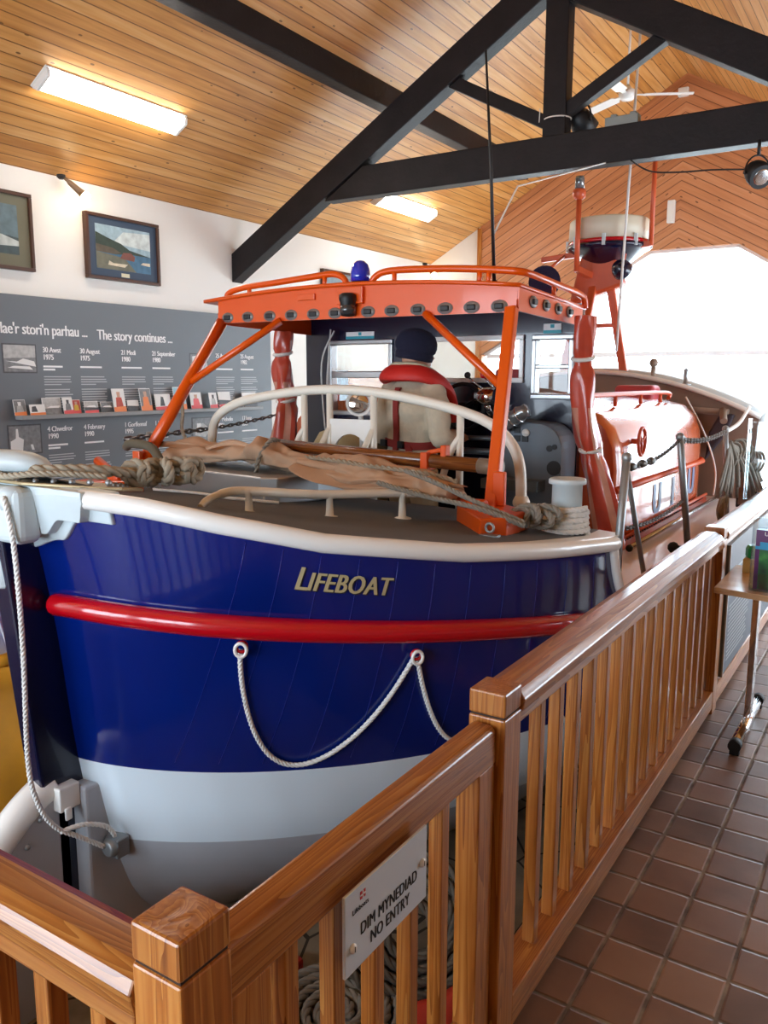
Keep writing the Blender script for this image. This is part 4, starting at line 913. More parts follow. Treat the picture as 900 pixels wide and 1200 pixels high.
for dx in (-.03, .05):
    q = MB().tube([(-2.17+dx, 4.5, 1.59), (-2.24+dx*1.3, 4.47, 1.66)], .006).build('throttle_lever', m_steel, bo); MB().ball((-2.245+dx*1.3, 4.468, 1.672), .02, n=12, m=8).build('lever_knob', m_dark if dx < 0 else m_red, q)
R = Matrix.Translation((-1.93, 4.37, 1.43)) @ V((.75, -.1, .45)).to_track_quat('Z', 'Y').to_matrix().to_4x4()
ck = MB().lathe([(.03, -.1), (.045, -.09), (.045, .06), (.038, .075), (.04, .09), (0, .1)], R, 18).build('search_lamp', mat('clear_lamp_glass', '#9aa1a4', .1, .6), bo)
for zz in (-.06, -.01, .04): MB().tube([R @ V((.048*math.cos(q), .048*math.sin(q), zz)) for q in [2*PI*i/16 for i in range(16)]], .004, 6, closed=True).build('lamp_ring', m_chrome, ck)
MB().box(-2.1, -1.75, 4.3, 4.42, 1.02, 1.08).tube([(-2.4, 4.45, 1.3), (-2.0, 4.45, 1.3)], .015).tube([(-2.4, 4.45, 1.22), (-2.0, 4.45, 1.22)], .02).build('console_pipes', mat('grey_pipe', '#5d676c', .4, .3), bo)
sl_ = MB().lathe([(.0, .06), (.05, .05), (.072, 0), (.074, -.03)], Matrix.Translation((-2.66, 3.86, 1.51)) @ V((.55, -.8, .1)).to_track_quat('-Z', 'Y').to_matrix().to_4x4(), 20).tube([(-2.66, 3.88, 1.45), (-2.66, 3.9, 1.2)], .015).build('searchlight', m_whitep, bo)
MB().lathe([(.066, -.028), (.05, -.036), (0, -.04)], Matrix.Translation((-2.66, 3.86, 1.51)) @ V((.55, -.8, .1)).to_track_quat('-Z', 'Y').to_matrix().to_4x4(), 20).build('searchlight_lens', m_chrome, sl_)
# sand-coloured seat pod to the left of the helmsman
MB().lathe([(.0, 1.36), (.1, 1.355), (.2, 1.32), (.25, 1.24), (.26, .36)], Matrix.Translation((-2.95, 4.18, 0)) @ Matrix.Scale(.8, 4, (0, 1, 0)), 24).build('seat_pod', mat('sand_leather', '#a9976f', .5, var=.1), bo)
# ---- forward cabin
cb_ = MB(); rows = []
def cabsec(y):
    w = 1.20; z0 = .62
    k = 1.0
    if y > 6.9: k = 1-.10*((y-6.9)/.5)**2
    pr = [(-w, z0), (-w, 1.12), (-w+.015, 1.25), (-w+.06, 1.36), (-w+.15, 1.44), (-w+.32, 1.485), (-.4, 1.53), (0, 1.54)]
    pr = pr + [(-a, b) for a, b in pr[::-1][1:]]
    return [(AX + a*k, y, z0 + (b-z0)*(k if y > 7.2 else 1)) for a, b in pr]
for y in [4.72+.2*i for i in range(11)] + [6.9, 7.0, 7.1, 7.2, 7.28, 7.34, 7.37]: rows.append(cabsec(y))
cb_.grid(rows); n = len(rows[0]); b0 = len(cb_.v)
cb_.add(rows[0], [list(range(n))]); cb_.add(rows[-1], [list(range(n))])
ca = cb_.build('cabin', mat('glossy_faded_orange', '#d0602e', .24, var=.05, coat=.8), bo, weld=True)
cx = AX + 1.20
mo = MB().tube([(cx+.004, 4.74, 1.0), (cx+.004, 7.1, .985), (cx-.05, 7.3, .98)], .022, 8).build('cabin_moulding', m_orangedull, ca)
MB().tube([(cx+.03, 4.74, .70), (cx+.03, 7.2, .70)], .012, 8).box(cx, cx+.035, 4.74, 7.2, .625, .675).build('cabin_coaming', m_orangedull, ca)
MB().tube([(cx+.10, 4.78, .665), (cx+.10, 7.5, .665)], .018, 10).build('side_grab_bar', m_steel, bo)
MB().ball((cx+.10, 4.77, .665), .022).build('bar_end', m_rubber, bo)
vd = MB()
for y in [4.9+.055*k for k in range(40)]: vd.box(cx+.012, cx+.037, y, y+.012, .68, .695)
vd.build('coaming_slots', m_dark, ca)
wh = MB().tube([(cx+.045, 5.12+.075*math.cos(q), 1.27+.085*math.sin(q)) for q in [2*PI*i/24 for i in range(24)]], .011, 8, closed=True)
for a in (0, 1, 2): wh.tube([(cx+.045, 5.12, 1.27), (cx+.045, 5.12+.075*math.cos(.4+a*2.094), 1.27+.085*math.sin(.4+a*2.094))], .008)
wh.tube([(cx-.02, 5.12, 1.27), (cx+.05, 5.12, 1.27)], .016).build('hatch_wheel', m_orangedull, ca)
m_ltr = mat('faded_blue_lettering', '#5a6c9c', .4)
lf_ = lambda y0, z0: (lambda a, b, d: (cx+.004+d, y0+a, z0+b))
for c_, y_, z_ in (('U', 5.62, .74), ('I', 6.12, .74), ('U', 6.62, .76)): MB().text(c_, .30, lf_(y_, z_), bold=.02).build('cabin_lettering', m_ltr, ca, recalc=False)
for sx in (AX+.95, AX-.95):
    rr_ = MB().tube(spline([(sx, 4.75, 1.50), (sx, 4.8, 1.545), (sx, 5.2, 1.55), (sx, 6.8, 1.545), (sx, 6.9, 1.5)], 5), .016, 10)
    rr_.build('roof_hand_rail', m_orangedull, ca)
    for y in (4.95, 5.5, 6.1, 6.65): MB().tube([(sx, y, 1.545), (sx, y, 1.47)], .014).build('rail_stub', m_orangedull, ca)
MB().box(-2.2, -1.86, 7.05, 7.3, 1.45, 1.60).build('red_locker', mat('faded_red_box', '#b8404a', .5), bo, bevel=.04, seg=3)
MB().box(-2.50, -2.30, 5.3, 5.6, 1.50, 1.72).build('roof_box', mat('faded_red_box2', '#a83a48', .5), bo, bevel=.02)
# ---- raised fore end box with cambered top, and its fittings
m_taupe = mat('taupe_paint', '#8d7a6c', .5, var=.05); EYB = 7.62
def etop(x): return 1.72-.16*(x-AX)**2
N_ = 20; xsb = [AX-1.55+3.1*k/N_ for k in range(N_+1)]
MB().prism([(x, etop(x)-.02) for x in xsb] + [(AX+1.45, .55), (AX-1.45, .55)], lambda a, b, d: (a, d, b), EYB, EYB+.05).build('fore_bulkhead', m_taupe, bo)
fd = MB(); fd.grid([[(AX + (x-AX)*k, y, etop(x)+.1*(y-EYB)*.5) for x in xsb] for y, k in ((EYB-.04, 1), (EYB+.6, .97), (EYB+1.4, .8), (EYB+2.2, .42), (EYB+2.75, .03))])
fd.build('fore_deck', m_greyp, bo, solid=.03)
MB().tube([(x, EYB-.03, etop(x)) for x in xsb], .022, 8).build('fore_edge_strake', m_whitep, bo)
bwk = MB()
for side in (1, -1): bwk.grid([[(AX+side*1.53*k, y, .6), (AX+side*1.55*k, y, etop(AX+1.55)+.1*(y-EYB)*.5)] for y, k in ((EYB, 1), (EYB+.6, .97), (EYB+1.4, .8), (EYB+2.2, .42), (EYB+2.75, .03))])
bwk.build('bow_topside', m_greyp, bo, solid=.03)
MB().tube([(-1.95, EYB-.05, 1.40), (-1.35, EYB-.06, 1.37)], .028, 10).tube([(-1.40, EYB-.06, 1.39), (-1.36, EYB-.2, 1.30)], .03).build('bulkhead_rail', m_taupe, bo)
MB().prism([(-1.42, 1.35), (-1.30, 1.36), (-1.36, 1.18), (-1.52, .95), (-1.50, 1.2)], lambda a, b, d: (a, d, b), EYB-.09, EYB-.02).build('bulkhead_shadow', mat('shadow_brown', '#3a3038', .7), bo, bevel=.02)  # dark plate standing in for the triangular shadow on the bulkhead
fd2 = MB().lathe([(.05, 0), (.05, .012), (.02, .02), (.018, .12), (.03, .13), (0, .15)], Matrix.Translation((-1.75, EYB+.05, etop(-1.75)+.01)), 12); fd2.build('fore_cleat', m_galv, bo)
MB().tube([(-2.05, EYB+.1, 1.63), (-2.05, EYB+.1, 1.78)], .02).ball((-2.05, EYB+.1, 1.80), .04, n=10, m=6).build('vent_head', m_taupe, bo)
# ---- mast, radar and aerials
MY = 7.75
ms = MB()
ms.prism([(-2.66, 3.0), (-2.46, 3.0), (-2.30, 2.50), (-2.82, 2.35)], lambda a, b, d: (a-.05, d, b), MY-.08, MY+.08)
ms.build('mast_head', m_orangedull, bo, bevel=.03)
ml = MB()
for p, q in (((-2.50, MY, 2.55), (-2.33, MY+.15, 1.5)), ((-2.78, MY, 2.45), (-3.0, MY+.1, 1.5)), ((-2.64, MY-.05, 2.5), (-2.60, MY-.6, 1.5))):
    ml = MB().bar(p, q, .075, .06, (0, 1, 0)).build('mast_leg', m_orangedull, bo, bevel=.012)
MB().bar((-2.86, MY, 2.15), (-2.42, MY+.05, 2.15), .04, .04).build('mast_crosstie', m_orangedull, bo)
MB().bar((-3.16, MY-.05, 2.78), (-2.14, MY+.0, 2.86), .05, .05).bar((-2.14, MY, 2.86), (-2.14, MY, 2.92), .06, .05).build('yard_arm', m_orangedull, bo, bevel=.008)
MB().tube([(-2.14, MY, 2.84), (-2.14, MY, 3.8)], .022, 10).build('aerial_mast', m_orangedull, bo)
ra = MB().lathe([(.12, 2.77), (.34, 2.93), (.385, 2.955), (.385, 2.985)], Matrix.Translation((-2.56, MY+.1, -.11)), 36).build('radar_base', m_navy, bo)
MB().lathe([(.372, 2.985), (.372, 3.02)], Matrix.Translation((-2.56, MY+.1, -.11)), 36).build('radar_band', m_red, ra)
MB().lathe([(.366, 3.02), (.362, 3.20), (.35, 3.215), (0, 3.23)], Matrix.Translation((-2.56, MY+.1, -.11)), 36).build('radar_cover', mat('ivory_plastic', '#d8d0bb', .45), ra)
for a in range(8):
    q = a*PI/4+.2; MB().box(-2.56+.378*math.cos(q)-.014, -2.56+.378*math.cos(q)+.014, MY+.1+.378*math.sin(q)-.014, MY+.1+.378*math.sin(q)+.014, 2.84, 2.94).build('radar_clip', m_greyp, ra)
ll_ = MB().tube([(-2.71, MY-.32, 2.62), (-2.71, MY-.32, 3.24)], .024, 10).lathe([(.03, 3.24), (.055, 3.26), (.06, 3.31), (.05, 3.33)], Matrix.Translation((-2.71, MY-.32, 0)), 14).bar((-2.71, MY-.32, 2.64), (-2.66, MY-.05, 2.6), .05, .05).build('light_staff', m_orangedull, bo)
MB().lathe([(.042, 3.33), (.042, 3.42), (.036, 3.44), (0, 3.445)], Matrix.Translation((-2.71, MY-.32, 0)), 16).build('masthead_light', mat('grey_glass', '#8d9294', .1, .5), ll_)
for c, r, d in (((-2.92, MY-.55, 2.52), .14, (.3, -.9, -.25)), ((-2.33, MY-.2, 2.62), .09, (.2, .9, -.4))):
    R = Matrix.Translation(c) @ V(d).to_track_quat('Z', 'Y').to_matrix().to_4x4()
    fo = MB().lathe([(0, -r*1.0), (r*.7, -r*.8), (r*.95, -r*.3), (r, .0), (r*1.02, .02)], R, 22).build('mast_floodlight', m_navy, bo); MB().lathe([(r*.95, .005), (0, .02)], R, 22).build('floodlight_lens', m_dark, fo)
MB().tube([(-2.92, MY-.5, 2.62), (-2.92, MY-.1, 2.79)], .014).tube([(-2.33, MY-.16, 2.7), (-2.36, MY, 2.82)], .014).build('floodlight_arm', m_orangedull, bo)
# whip aerial on the canopy roof
wa = MB().lathe([(.016, 0), (.016, .05)], Matrix.Translation((-2.0, 4.217, 2.13)), 10).tube([(-2.0, 4.217, 2.13), (-2.0, 4.14, 2.75), (-2.0, 4.05, 3.30)], [.011, .009, .006], 8).build('whip_aerial', m_dark, bo)
tag(MB().tube([(-2.0, 4.19, 2.42), (-2.05, 4.6, 2.75), (-2.2, 6.58, 3.31)], .005, 6).build('aerial_stay', m_ropew, None), 'thin white cord from whip aerial up to tie beam', 'cord')
tag(MB().tube([(-2.30, 7.4, 1.9), (-2.30, 7.7, 5.05)], .012, 8).build('halyard', m_ropew, None), 'white halyard hanging straight down past the radar', 'rope')
# stanchions with chain guard lines
stn = []
for pts in ([(-1.05, 3.60, 1.31), (-1.07, 3.56, .62)], [(-1.05, 4.56, 1.345), (-1.05, 4.94, .62)], [(-1.07, 5.92, 1.32), (-1.07, 6.2, .62)]):
    stn.append(MB().tube(pts, .019, 10).ball(pts[0], .024, n=10, m=6).build('stanchion', m_galv, bo))
MB().tube([(-1.05, 3.60, 1.27), (-1.05, 4.04, .62)], .013, 8).build('stanchion_brace', m_galv, bo)
MB().ball((-1.08, 4.9, .65), .05, .05, .04, n=10, m=6).ball((-1.12, 4.86, .68), .035, n=8, m=5).build('stanchion_boot', m_rubber, bo)
MB().tube([(-1.62, 5.9, .68), (-1.5, 6.3, .72)], .05, 10).build('deck_locker', m_whitep, bo)
def chain(mb, p, q, sag, pitch=.028, r=.0042):
    p, q = V(p), V(q); n = max(3, int((q-p).length/pitch)); pts = [p.lerp(q, i/n) - V((0, 0, sag*4*(i/n)*(1-i/n))) for i in range(n+1)]
    for i in range(n):
        c = (pts[i]+pts[i+1])/2; t = (pts[i+1]-pts[i]).normalized(); a = t.cross(V((0, 0, 1))).normalized() if i % 2 else V((0, 0, 1)); L = pitch*.78; w = pitch*.3
        mb.tube([c + t*(L*math.cos(k)) + a*(w*math.sin(k)) for k in [2*PI*j/8 for j in range(8)]], r, 5, closed=True)
    return mb
ch = chain(MB(), (-1.05, 3.62, 1.26), (-1.05, 4.56, 1.33), .03); m_dch = mat('brown_chain', '#5c544c', .6, .4); ch.build('guard_chain', m_dch, bo); ch = chain(MB(), (-1.05, 4.58, 1.33), (-1.06, 5.9, 1.31), .03, .04, .006)
ch.build('guard_chain', m_dch, bo); ch = chain(MB(), (-1.06, 3.68, .98), (-1.06, 4.8, .98), .03); ch.build('guard_chain', m_dch, bo); m_dc = mat('dull_chain', '#5a5550', .5, .6)
for y in (3.68, 3.85, 4.0): MB().lathe([(.014, -.04), (.02, 0), (.014, .04)], Matrix.Translation((-1.05, y, 1.262)) @ Matrix.Rotation(PI/2, 4, 'X'), 8).build('bottle_screw', m_dc, bo)
ch = chain(MB(), (-3.78, 3.75, 1.33), (-3.62, 4.35, 1.42), .01, .03, .005); m_ch = mat('steel_chain', '#6b6d70', .35, .8); ch.build('guard_chain', m_ch, bo); chain(MB(), (-3.86, 3.2, 1.30), (-3.78, 3.75, 1.33), .0, .04, .007).build('guard_chain', m_ch, bo)
for x, y in ((-3.82, 4.6), (-3.88, 3.4)): MB().tube([(x, y, 1.5 if y > 4 else 1.33), (x, y, .62)], .02, 10).build('stanchion', m_galv, bo)
# coiled net hung on the far stanchion
def rope_thing(name, paths, r, m, label, cat, strands=3, group=None):
    mb = MB()
    for p in paths: twist_rope(mb, p, r, strands)
    return tag(mb.build(name, m, None), label, cat, group)
rn = random.Random(11); mb = MB()
for k in range(22):
    x0 = -1.06+.012*rn.uniform(-1, 1); sp = (k-10.5)/10.5
    a = V((x0, 6.0, 1.24-.02*abs(sp))); b_ = V((-1.04+.02*rn.uniform(-1, 1)+(.17*sp if sp > 0 else .05*sp), 6.05+.42*sp*(1 if sp > 0 else .35), .80+.13*rn.random()))
    mid = a.lerp(b_, .5) + V((.02, -.0, .06*abs(sp)))
    mb.tube(spline([a, mid, b_], 6), .012, 6)
for k in range(9):
    u = k/8; mb.tube(spline([V((-1.05+.13*u, 6.05+.3*u, 1.12+.05*math.sin(u*5))) + V((.045*math.cos(q), .02*math.sin(q*2), .07*math.sin(q))) for q in [2*PI*i/8 for i in range(8)]], 3, True), .009, 6, closed=True)
for k in range(4): mb.tube(spline([(-1.05, 5.95-.05*k, .86), (-1.04, 5.85-.06*k, .72+.02*k), (-1.04, 5.98-.03*k, .66), (-1.05, 6.05, .84)], 6), .009, 6)
tag(mb.build('scramble_net', m_ropeg, None), 'grey rope scramble net bundled over the far side stanchion', 'net')
tag(MB().tube(spline([(-1.07, 5.92, 1.30), (-1.1, 6.6, 1.33), (-1.18, 7.5, 1.42)], 6), .014, 8).build('guard_rope', m_ropew, None), 'white guard rope from the far stanchion to the bow', 'rope')
tag(MB().tube(spline([(-1.7, 7.5, 1.5), (-1.52, 7.45, 1.2), (-1.40, 7.4, .9), (-1.38, 7.3, .68)], 6), .008, 6).build('bow_line', m_ropew, None), 'thin line hanging down the taupe bow bulkhead', 'rope')
# ---- rolled PVC side curtains
def curtain(path, r, label, m2=True):
    P = spline(path, 10); mb = MB(); n = 20; rows = []
    for i, p in enumerate(P):
        u = i/(len(P)-1); row = []
        for k in range(n+1):
            q = 2*PI*k/n; rr_ = r*(1+.16*math.sin(3*q+u*9)+.08*math.sin(5*q-u*14)) * (1 - .28*math.exp(-((u-.22)/.03)**2) - .2*math.exp(-((u-.62)/.03)**2)) * lerp(.9, 1.15 + .3*max(0, u-.4), u)
            row.append(p + V((rr_*math.cos(q), rr_*math.sin(q), 0)))
        rows.append(row)
    mb.grid(rows, mif=lambda i, k: 1 if (k in (12, 13, 17, 18) and i > len(P)*.4) else 0)
    mb.add(rows[0][:n], [list(range(n))]); mb.add(rows[-1][:n], [list(range(n))])
    o = mb.build('rolled_curtain', [m_redcan, m_plastic], None); tag(o, label, 'curtain', 'rolled red curtains of the wheelhouse')
    for u in (.22, .62):
        p = P[int(u*(len(P)-1))]; MB().tube([p + V(((r*.88)*math.cos(q), (r*.88)*math.sin(q), .012*math.sin(q))) for q in [2*PI*i/18 for i in range(18)]], .012, 8, closed=True).build('tie_strap', m_ropew, o)
    return o
curtain([(-1.565, 4.44, 1.99), (-1.56, 4.44, 1.7), (-1.54, 4.46, 1.4), (-1.46, 4.5, 1.05), (-1.38, 4.5, .74)], .062, 'rolled red curtain hanging at the right corner of the wheelhouse')
curtain([(-3.60, 4.34, 1.96), (-3.61, 4.34, 1.7), (-3.59, 4.34, 1.45), (-3.62, 4.32, 1.1)], .065, 'rolled red curtain hanging at the left corner of the wheelhouse')
# ---- things lying on the quarter deck
def canvas_roll():
    P = spline([(-3.72, 3.33, 1.225), (-3.35, 3.31, 1.22), (-3.0, 3.30, 1.235), (-2.75, 3.27, 1.21), (-2.45, 3.25, 1.20), (-2.1, 3.22, 1.185), (-1.85, 3.2, 1.165), (-1.70, 3.16, 1.13)], 14)
    rows = []; n = 36; m = len(P)
    for i, p in enumerate(P):
        u = i/(m-1); h = .08*(1-.22*u) * (1 - .45*math.exp(-((u-.44)/.05)**2)*.5); w = .16*(1-.15*u)
        if u < .05: h *= .5+10*u; w *= .6+8*u
        if u > .94: h *= 1-9*(u-.94); w *= 1-6*(u-.94)
        row = []
        for k in range(n+1):
            q = 2*PI*k/n; c, s_ = math.cos(q), math.sin(q)
            v = p + V((0, w*c, h*s_*(1.25 if s_ > 0 else .75)))
            d = noise.noise(V((v.x*3.2, v.y*5, v.z*6)))*.04 - abs(noise.noise(V((v.x*4+c*.8, q*1.1+u*5, 2))))*.06 - abs(noise.noise(V((v.x*9-s_, q*1.7-u*9, 7))))*.035 + .02*math.sin(q*2 + u*9)
            if .3 < u < .36 and s_ > 0: d += .03*math.exp(-((u-.31)/.02)**2)
            row.append(v + V((0, d*c, d*s_ + (.02*max(0, s_)*math.exp(-((u-.32)/.06)**2)))))
        rows.append(row)
    mb = MB().grid(rows); mb.add(rows[0][:n], [list(range(n))]); mb.add(rows[-1][:n], [list(range(n))])
    mb.v = [(a, b+.09, c-.008) for a, b, c in mb.v]; return mb
cv = tag(canvas_roll().build('canvas_cover', m_canvas, None, weld=True, subsurf=1), 'crumpled tan canvas cover folded along the quarter deck', 'canvas cover')
fr_ = MB(); rows = []
for i in range(16):
    u = i/15; rows.append([V((lerp(-2.62, -1.66, u), 3.20-.11*v/8 - .03*math.sin(v*.9+u*6), 1.245-.06*u - (.02+.085*math.sin(PI*min(1, u*1.1)))*(v/8)**1.2 + .012*math.sin(v*1.3+u*11) + .012*noise.noise(V((u*6, v*.7, 3))))) for v in range(9)])
fr_.grid(rows); fr_.v = [(a, b+.09, c-.008) for a, b, c in fr_.v]; fr_.build('canvas_flap', m_canvas, cv, solid=.006, subsurf=1)
fr_ = MB(); rows = []
for i in range(14):
    u = i/13; rows.append([V((lerp(-3.78, -2.98, u), 3.26-.05*v/5 - .015*math.sin(u*8+v), 1.285+.012*math.sin(u*7) + .05*max(0, math.sin(PI*(u-.55)*2.2))*(u > .55) - .03*(v/5))) for v in range(6)])
fr_.grid(rows); fr_.v = [(a, b+.09, c-.008) for a, b, c in fr_.v]; fr_.build('canvas_fold', m_canvas, cv, solid=.006, subsurf=1)
lc = MB(); P = spline([(-2.60, 3.20, 1.262), (-2.4, 3.175, 1.258), (-2.2, 3.165, 1.245), (-2.0, 3.165, 1.235), (-1.85, 3.17, 1.225), (-1.7, 3.16, 1.20)], 12)
P = [V((p.x, p.y+.085, p.z-.006)) for p in P]; twist_rope(lc, P, .012, 2)
lc.build('lacing', m_rope, cv)
ls2 = MB(); P = spline([(-2.90, 3.36, 1.32), (-2.86, 3.24, 1.33), (-2.85, 3.14, 1.25), (-2.86, 3.12, 1.17)], 8); P = [V((p.x, p.y+.085, p.z-.006)) for p in P]; twist_rope(ls2, P, .013, 2); ls2.build('lacing', m_ropeg, cv)
tag(MB().tube(spline([(-3.80, 3.16, 1.26), (-3.72, 3.13, 1.285), (-3.55, 3.12, 1.27), (-3.4, 3.06, 1.19), (-3.25, 3.0, 1.12)], 8), .026, 10).build('mooring_warp', mat('olive_rope', '#625a4a', .9, var=.2), None), 'thick olive rope end curling off the left end of canvas', 'rope')
spv = thing('wooden_spar', 'varnished wooden spar lying under the canvas across the deck', 'spar', (-2.3, 3.42, 1.2))
MB().tube([(-3.0, 3.50, 1.285), (-1.60, 3.46, 1.245)], [.036, .034], 14).build('spar', wood('dark_varnish_spar', lin('#4a260f'), lin('#79431c'), lin('#99602e'), 'X', 1, .25), spv)
MB().tube([(-1.70, 3.463, 1.248), (-1.585, 3.46, 1.245)], .037, 14).build('spar_sleeve', mat('grey_brown_sleeve', '#7d6a58', .4), spv)
MB().box(-2.0, -1.96, 3.42, 3.52, 1.21, 1.30).box(-1.905, -1.875, 3.45, 3.50, 1.26, 1.335).bar((-1.98, 3.47, 1.295), (-1.89, 3.47, 1.315), .035, .022).build('spar_bracket', m_orange, spv, bevel=.006)
rope_thing('lashing_rope', [spline([(-1.9, 3.12, 1.245), (-1.72, 3.10, 1.20), (-1.5, 3.08, 1.13), (-1.33, 3.14, 1.06)], 8)], .012, m_ropeg, 'upper grey lashing rope stretched over the right orange foot', 'rope')
rope_thing('lashing_rope', [spline([(-2.0, 3.05, 1.19), (-1.75, 3.04, 1.15), (-1.5, 3.04, 1.12), (-1.32, 3.12, 1.05)], 8)], .012, m_ropeg, 'lower grey lashing rope stretched over the right orange foot', 'rope')
kn_ = []
for k in range(6):
    c = V((-1.36+.018*k-.03, 3.27+.012*(k % 3), 1.045+.018*(k % 2))); a = .7*k
    kn_.append(spline([c + V((.065*math.cos(q)*math.cos(a), .065*math.cos(q)*math.sin(a)*.7, .035*math.sin(q)+.012)) for q in [2*PI*i/8 for i in range(9)]], 4))
rope_thing('knotted_rope', kn_, .014, m_ropeg, 'grey knotted rope bundle between orange foot and bollard', 'rope')
hel = []
for k in range(5*24+1):
    q = 2*PI*k/24; z = .972 + .024*k/24; rr_ = .088 + .006*math.sin(k*.13) + (.006 if z < 1.02 else 0); hel.append(V((BX+rr_*math.cos(q), BY+rr_*math.sin(q), z)))
rope_thing('bollard_rope', [hel, spline([(BX-.09, BY-.02, 1.09), (BX-.16, BY-.06, 1.075), (-1.38, 3.3, 1.06)], 6)], .0135, m_ropew, 'white rope wound round the grey bollard', 'rope')
# thick anchor warp over the stern with a knot
ta = [spline([(AX+.10, 1.70, 1.335), (AX+.20, 1.80, 1.335), (AX+.26, 1.93, 1.32), (AX+.27, 2.07, 1.30), (AX+.30, 2.19, 1.305), (AX+.36, 2.26, 1.29)], 10)]
for k in range(5):
    c = V((AX+.26+.025*k, 2.03+.045*k, 1.295)); a = .5+1.1*k
    ta.append(spline([c + V((.05*math.cos(q)*math.cos(a), .05*math.cos(q)*math.sin(a), .036*math.sin(q)+.01)) for q in [2*PI*i/8 for i in range(9)]], 4))
rope_thing('anchor_warp', ta, .021, m_rope, 'thick knotted tan warp lying over the stern casting', 'rope')
rope_thing('stern_lashing', [spline([(AX-.02, 1.66, 1.325), (AX+.05, 1.64, 1.318), (AX+.15, 1.68, 1.328), (AX+.22, 1.76, 1.325), (AX+.30, 1.86, 1.31)], 8)], .012, m_rope, 'thin tan rope crossing the brass stern plate', 'rope')
rope_thing('deck_line', [spline([(-2.52, 2.98, 1.065), (-2.8, 2.95, 1.068), (-3.1, 3.02, 1.062), (-3.5, 3.08, 1.045)], 8)], .008, m_ropew, 'thin pale line lying on the grey deck in front of the tray', 'rope')
rope_thing('rudder_line', [spline([(-2.53, 1.585, 1.26), (-2.5, 1.59, 1.09), (-2.49, 1.59, .74), (-2.5, 1.585, .33), (-2.5, 1.61, .16), (-2.51, 1.68, .03), (-2.5, 1.78, -.06), (-2.49, 1.87, -.14)], 8), spline([(-2.51, 1.7, .0), (-2.48, 1.78, .0), (-2.46, 1.86, -.04), (-2.46, 1.9, -.10)], 8)], .0095, m_ropew, 'white rudder line hanging down from the stern fairlead', 'rope')
# life-line loops under the fender
def loop(y0, z0, y1, z1, zlow, n=40, skew=1.0):
    out = []
    for i in range(n+1):
        u = i/n; s_ = (1-abs(2*u-1)**2.0); y = lerp(y0, y1, u**skew); z = lerp(z0, z1, u) - (min(z0, z1)-zlow)*s_; out.append(hp(y, z, .016))
    return out
(ya, za), (yb, zb_), (yc, zc_), (yd, zd) = EY
eyeo = .025
groups = [((ya, za-.02), (yb, zb_-.02), .20, 1.15, 'long white grab line sagging between the first two hull eyes from the stern'), ((yb+.012, zb_-.02), (yc, zc_-.02), .20, 1.05, 'white grab line running from second hull eye behind the gate post'), ((yc+.015, zc_-.02), (yd, zd-.02), .15, 1, 'white grab line from third hull eye, mostly behind the long railing')]
for (a0, a1), (c0, c1), zl, sk, lab in groups:
    rope_thing('grab_line', [loop(a0, a1, c0, c1, zl, skew=sk)], .0095, m_ropew, lab, 'rope', group='white grab lines along the hull')
for (y, z), o in zip(EY[:3], range(3)):
    p = hp(y, z-.004, .045); tt_ = hp(y+.01, z, .045)-hp(y-.01, z, .045); tt_.normalize()
    MB().tube([p + tt_*(.02*math.cos(q)) + V((0, 0, .024*math.sin(q))) for q in [2*PI*i/16 for i in range(16)]], .0065, 8, closed=True).build('rope_thimble', m_whitep, [q for q in SC.objects if q.name.startswith('grab_line')][min(o, 2)])
# thin line tied to the left post
rope_thing('post_lanyard', [spline([(-3.66, 3.46, 1.53), (-3.64, 3.45, 1.45), (-3.66, 3.46, 1.34), (-3.62, 3.5, 1.22)], 8)], .011, m_rope, 'tan lanyard hanging from the left orange post', 'rope')
rope_thing('curtain_cord', [spline([(-3.40, 4.60, 1.98), (-3.42, 4.58, 1.6), (-3.40, 4.58, 1.3)], 6)], .006, m_ropew, 'straight white cord hanging beside the left wheelhouse window', 'cord')
rope_thing('curtain_cord', [spline([(-3.37, 4.60, 1.97), (-3.45, 4.56, 1.75), (-3.44, 4.58, 1.3)], 6)], .006, m_ropew, 'crossing white cord that swings out towards the left red curtain', 'cord')

scr = thing('acrylic_screen', 'tall clear acrylic screen above the far railing at the right edge', 'screen', (-.56, 5.306, .937))
MB().box(-.82, -.30, 5.3, 5.312, .937, 1.40).build('sheet', m_acr, scr); MB().box(-.83, -.815, 5.29, 5.322, .937, 1.42).build('edge_post', m_acr, scr)
nb = thing('black_frame', 'small black framed notice beside the hanging scramble net', 'frame', (-.98, 6.45, .62))
MB().box(-1.06, -.92, 6.44, 6.47, .72, 1.0).build('frame', m_dark, nb, bevel=.006); MB().box(-1.045, -.935, 6.436, 6.44, .74, .98).build('notice', m_taupe, nb); MB().bar((-1.0, 6.5, .62), (-1.0, 6.46, .9), .02, .02).build('prop', m_dark, nb)
wn_ = thing('notice_board', 'pine notice board seen through the left wheelhouse window', 'notice board', (XL+.03, 9.0, 1.3))
MB().box(XL+.002, XL+.05, 8.62, 9.75, 1.30, 1.725).build('board', m_wy, wn_); MB().box(XL+.002, XL+.06, 8.36, 8.62, 1.30, 1.75).build('navy_edge', m_navy, wn_)
tag(MB().tube(spline([(-2.76+.0*k, 6.58, 3.70) for k in range(2)] + [(-2.76, 6.59, 3.8)], 4), .004, 6).tube([(-2.75+.105*(1+1.05*math.cos(q)), 6.68+.105*math.sin(q), 3.72) for q in [2*PI*i/20 for i in range(20)]], .006, 6, closed=True).build('cord_loop', m_ropew, None), 'white cord looped round the foot of the king post', 'cord')
WORLD = 8.5; EXPO = .72
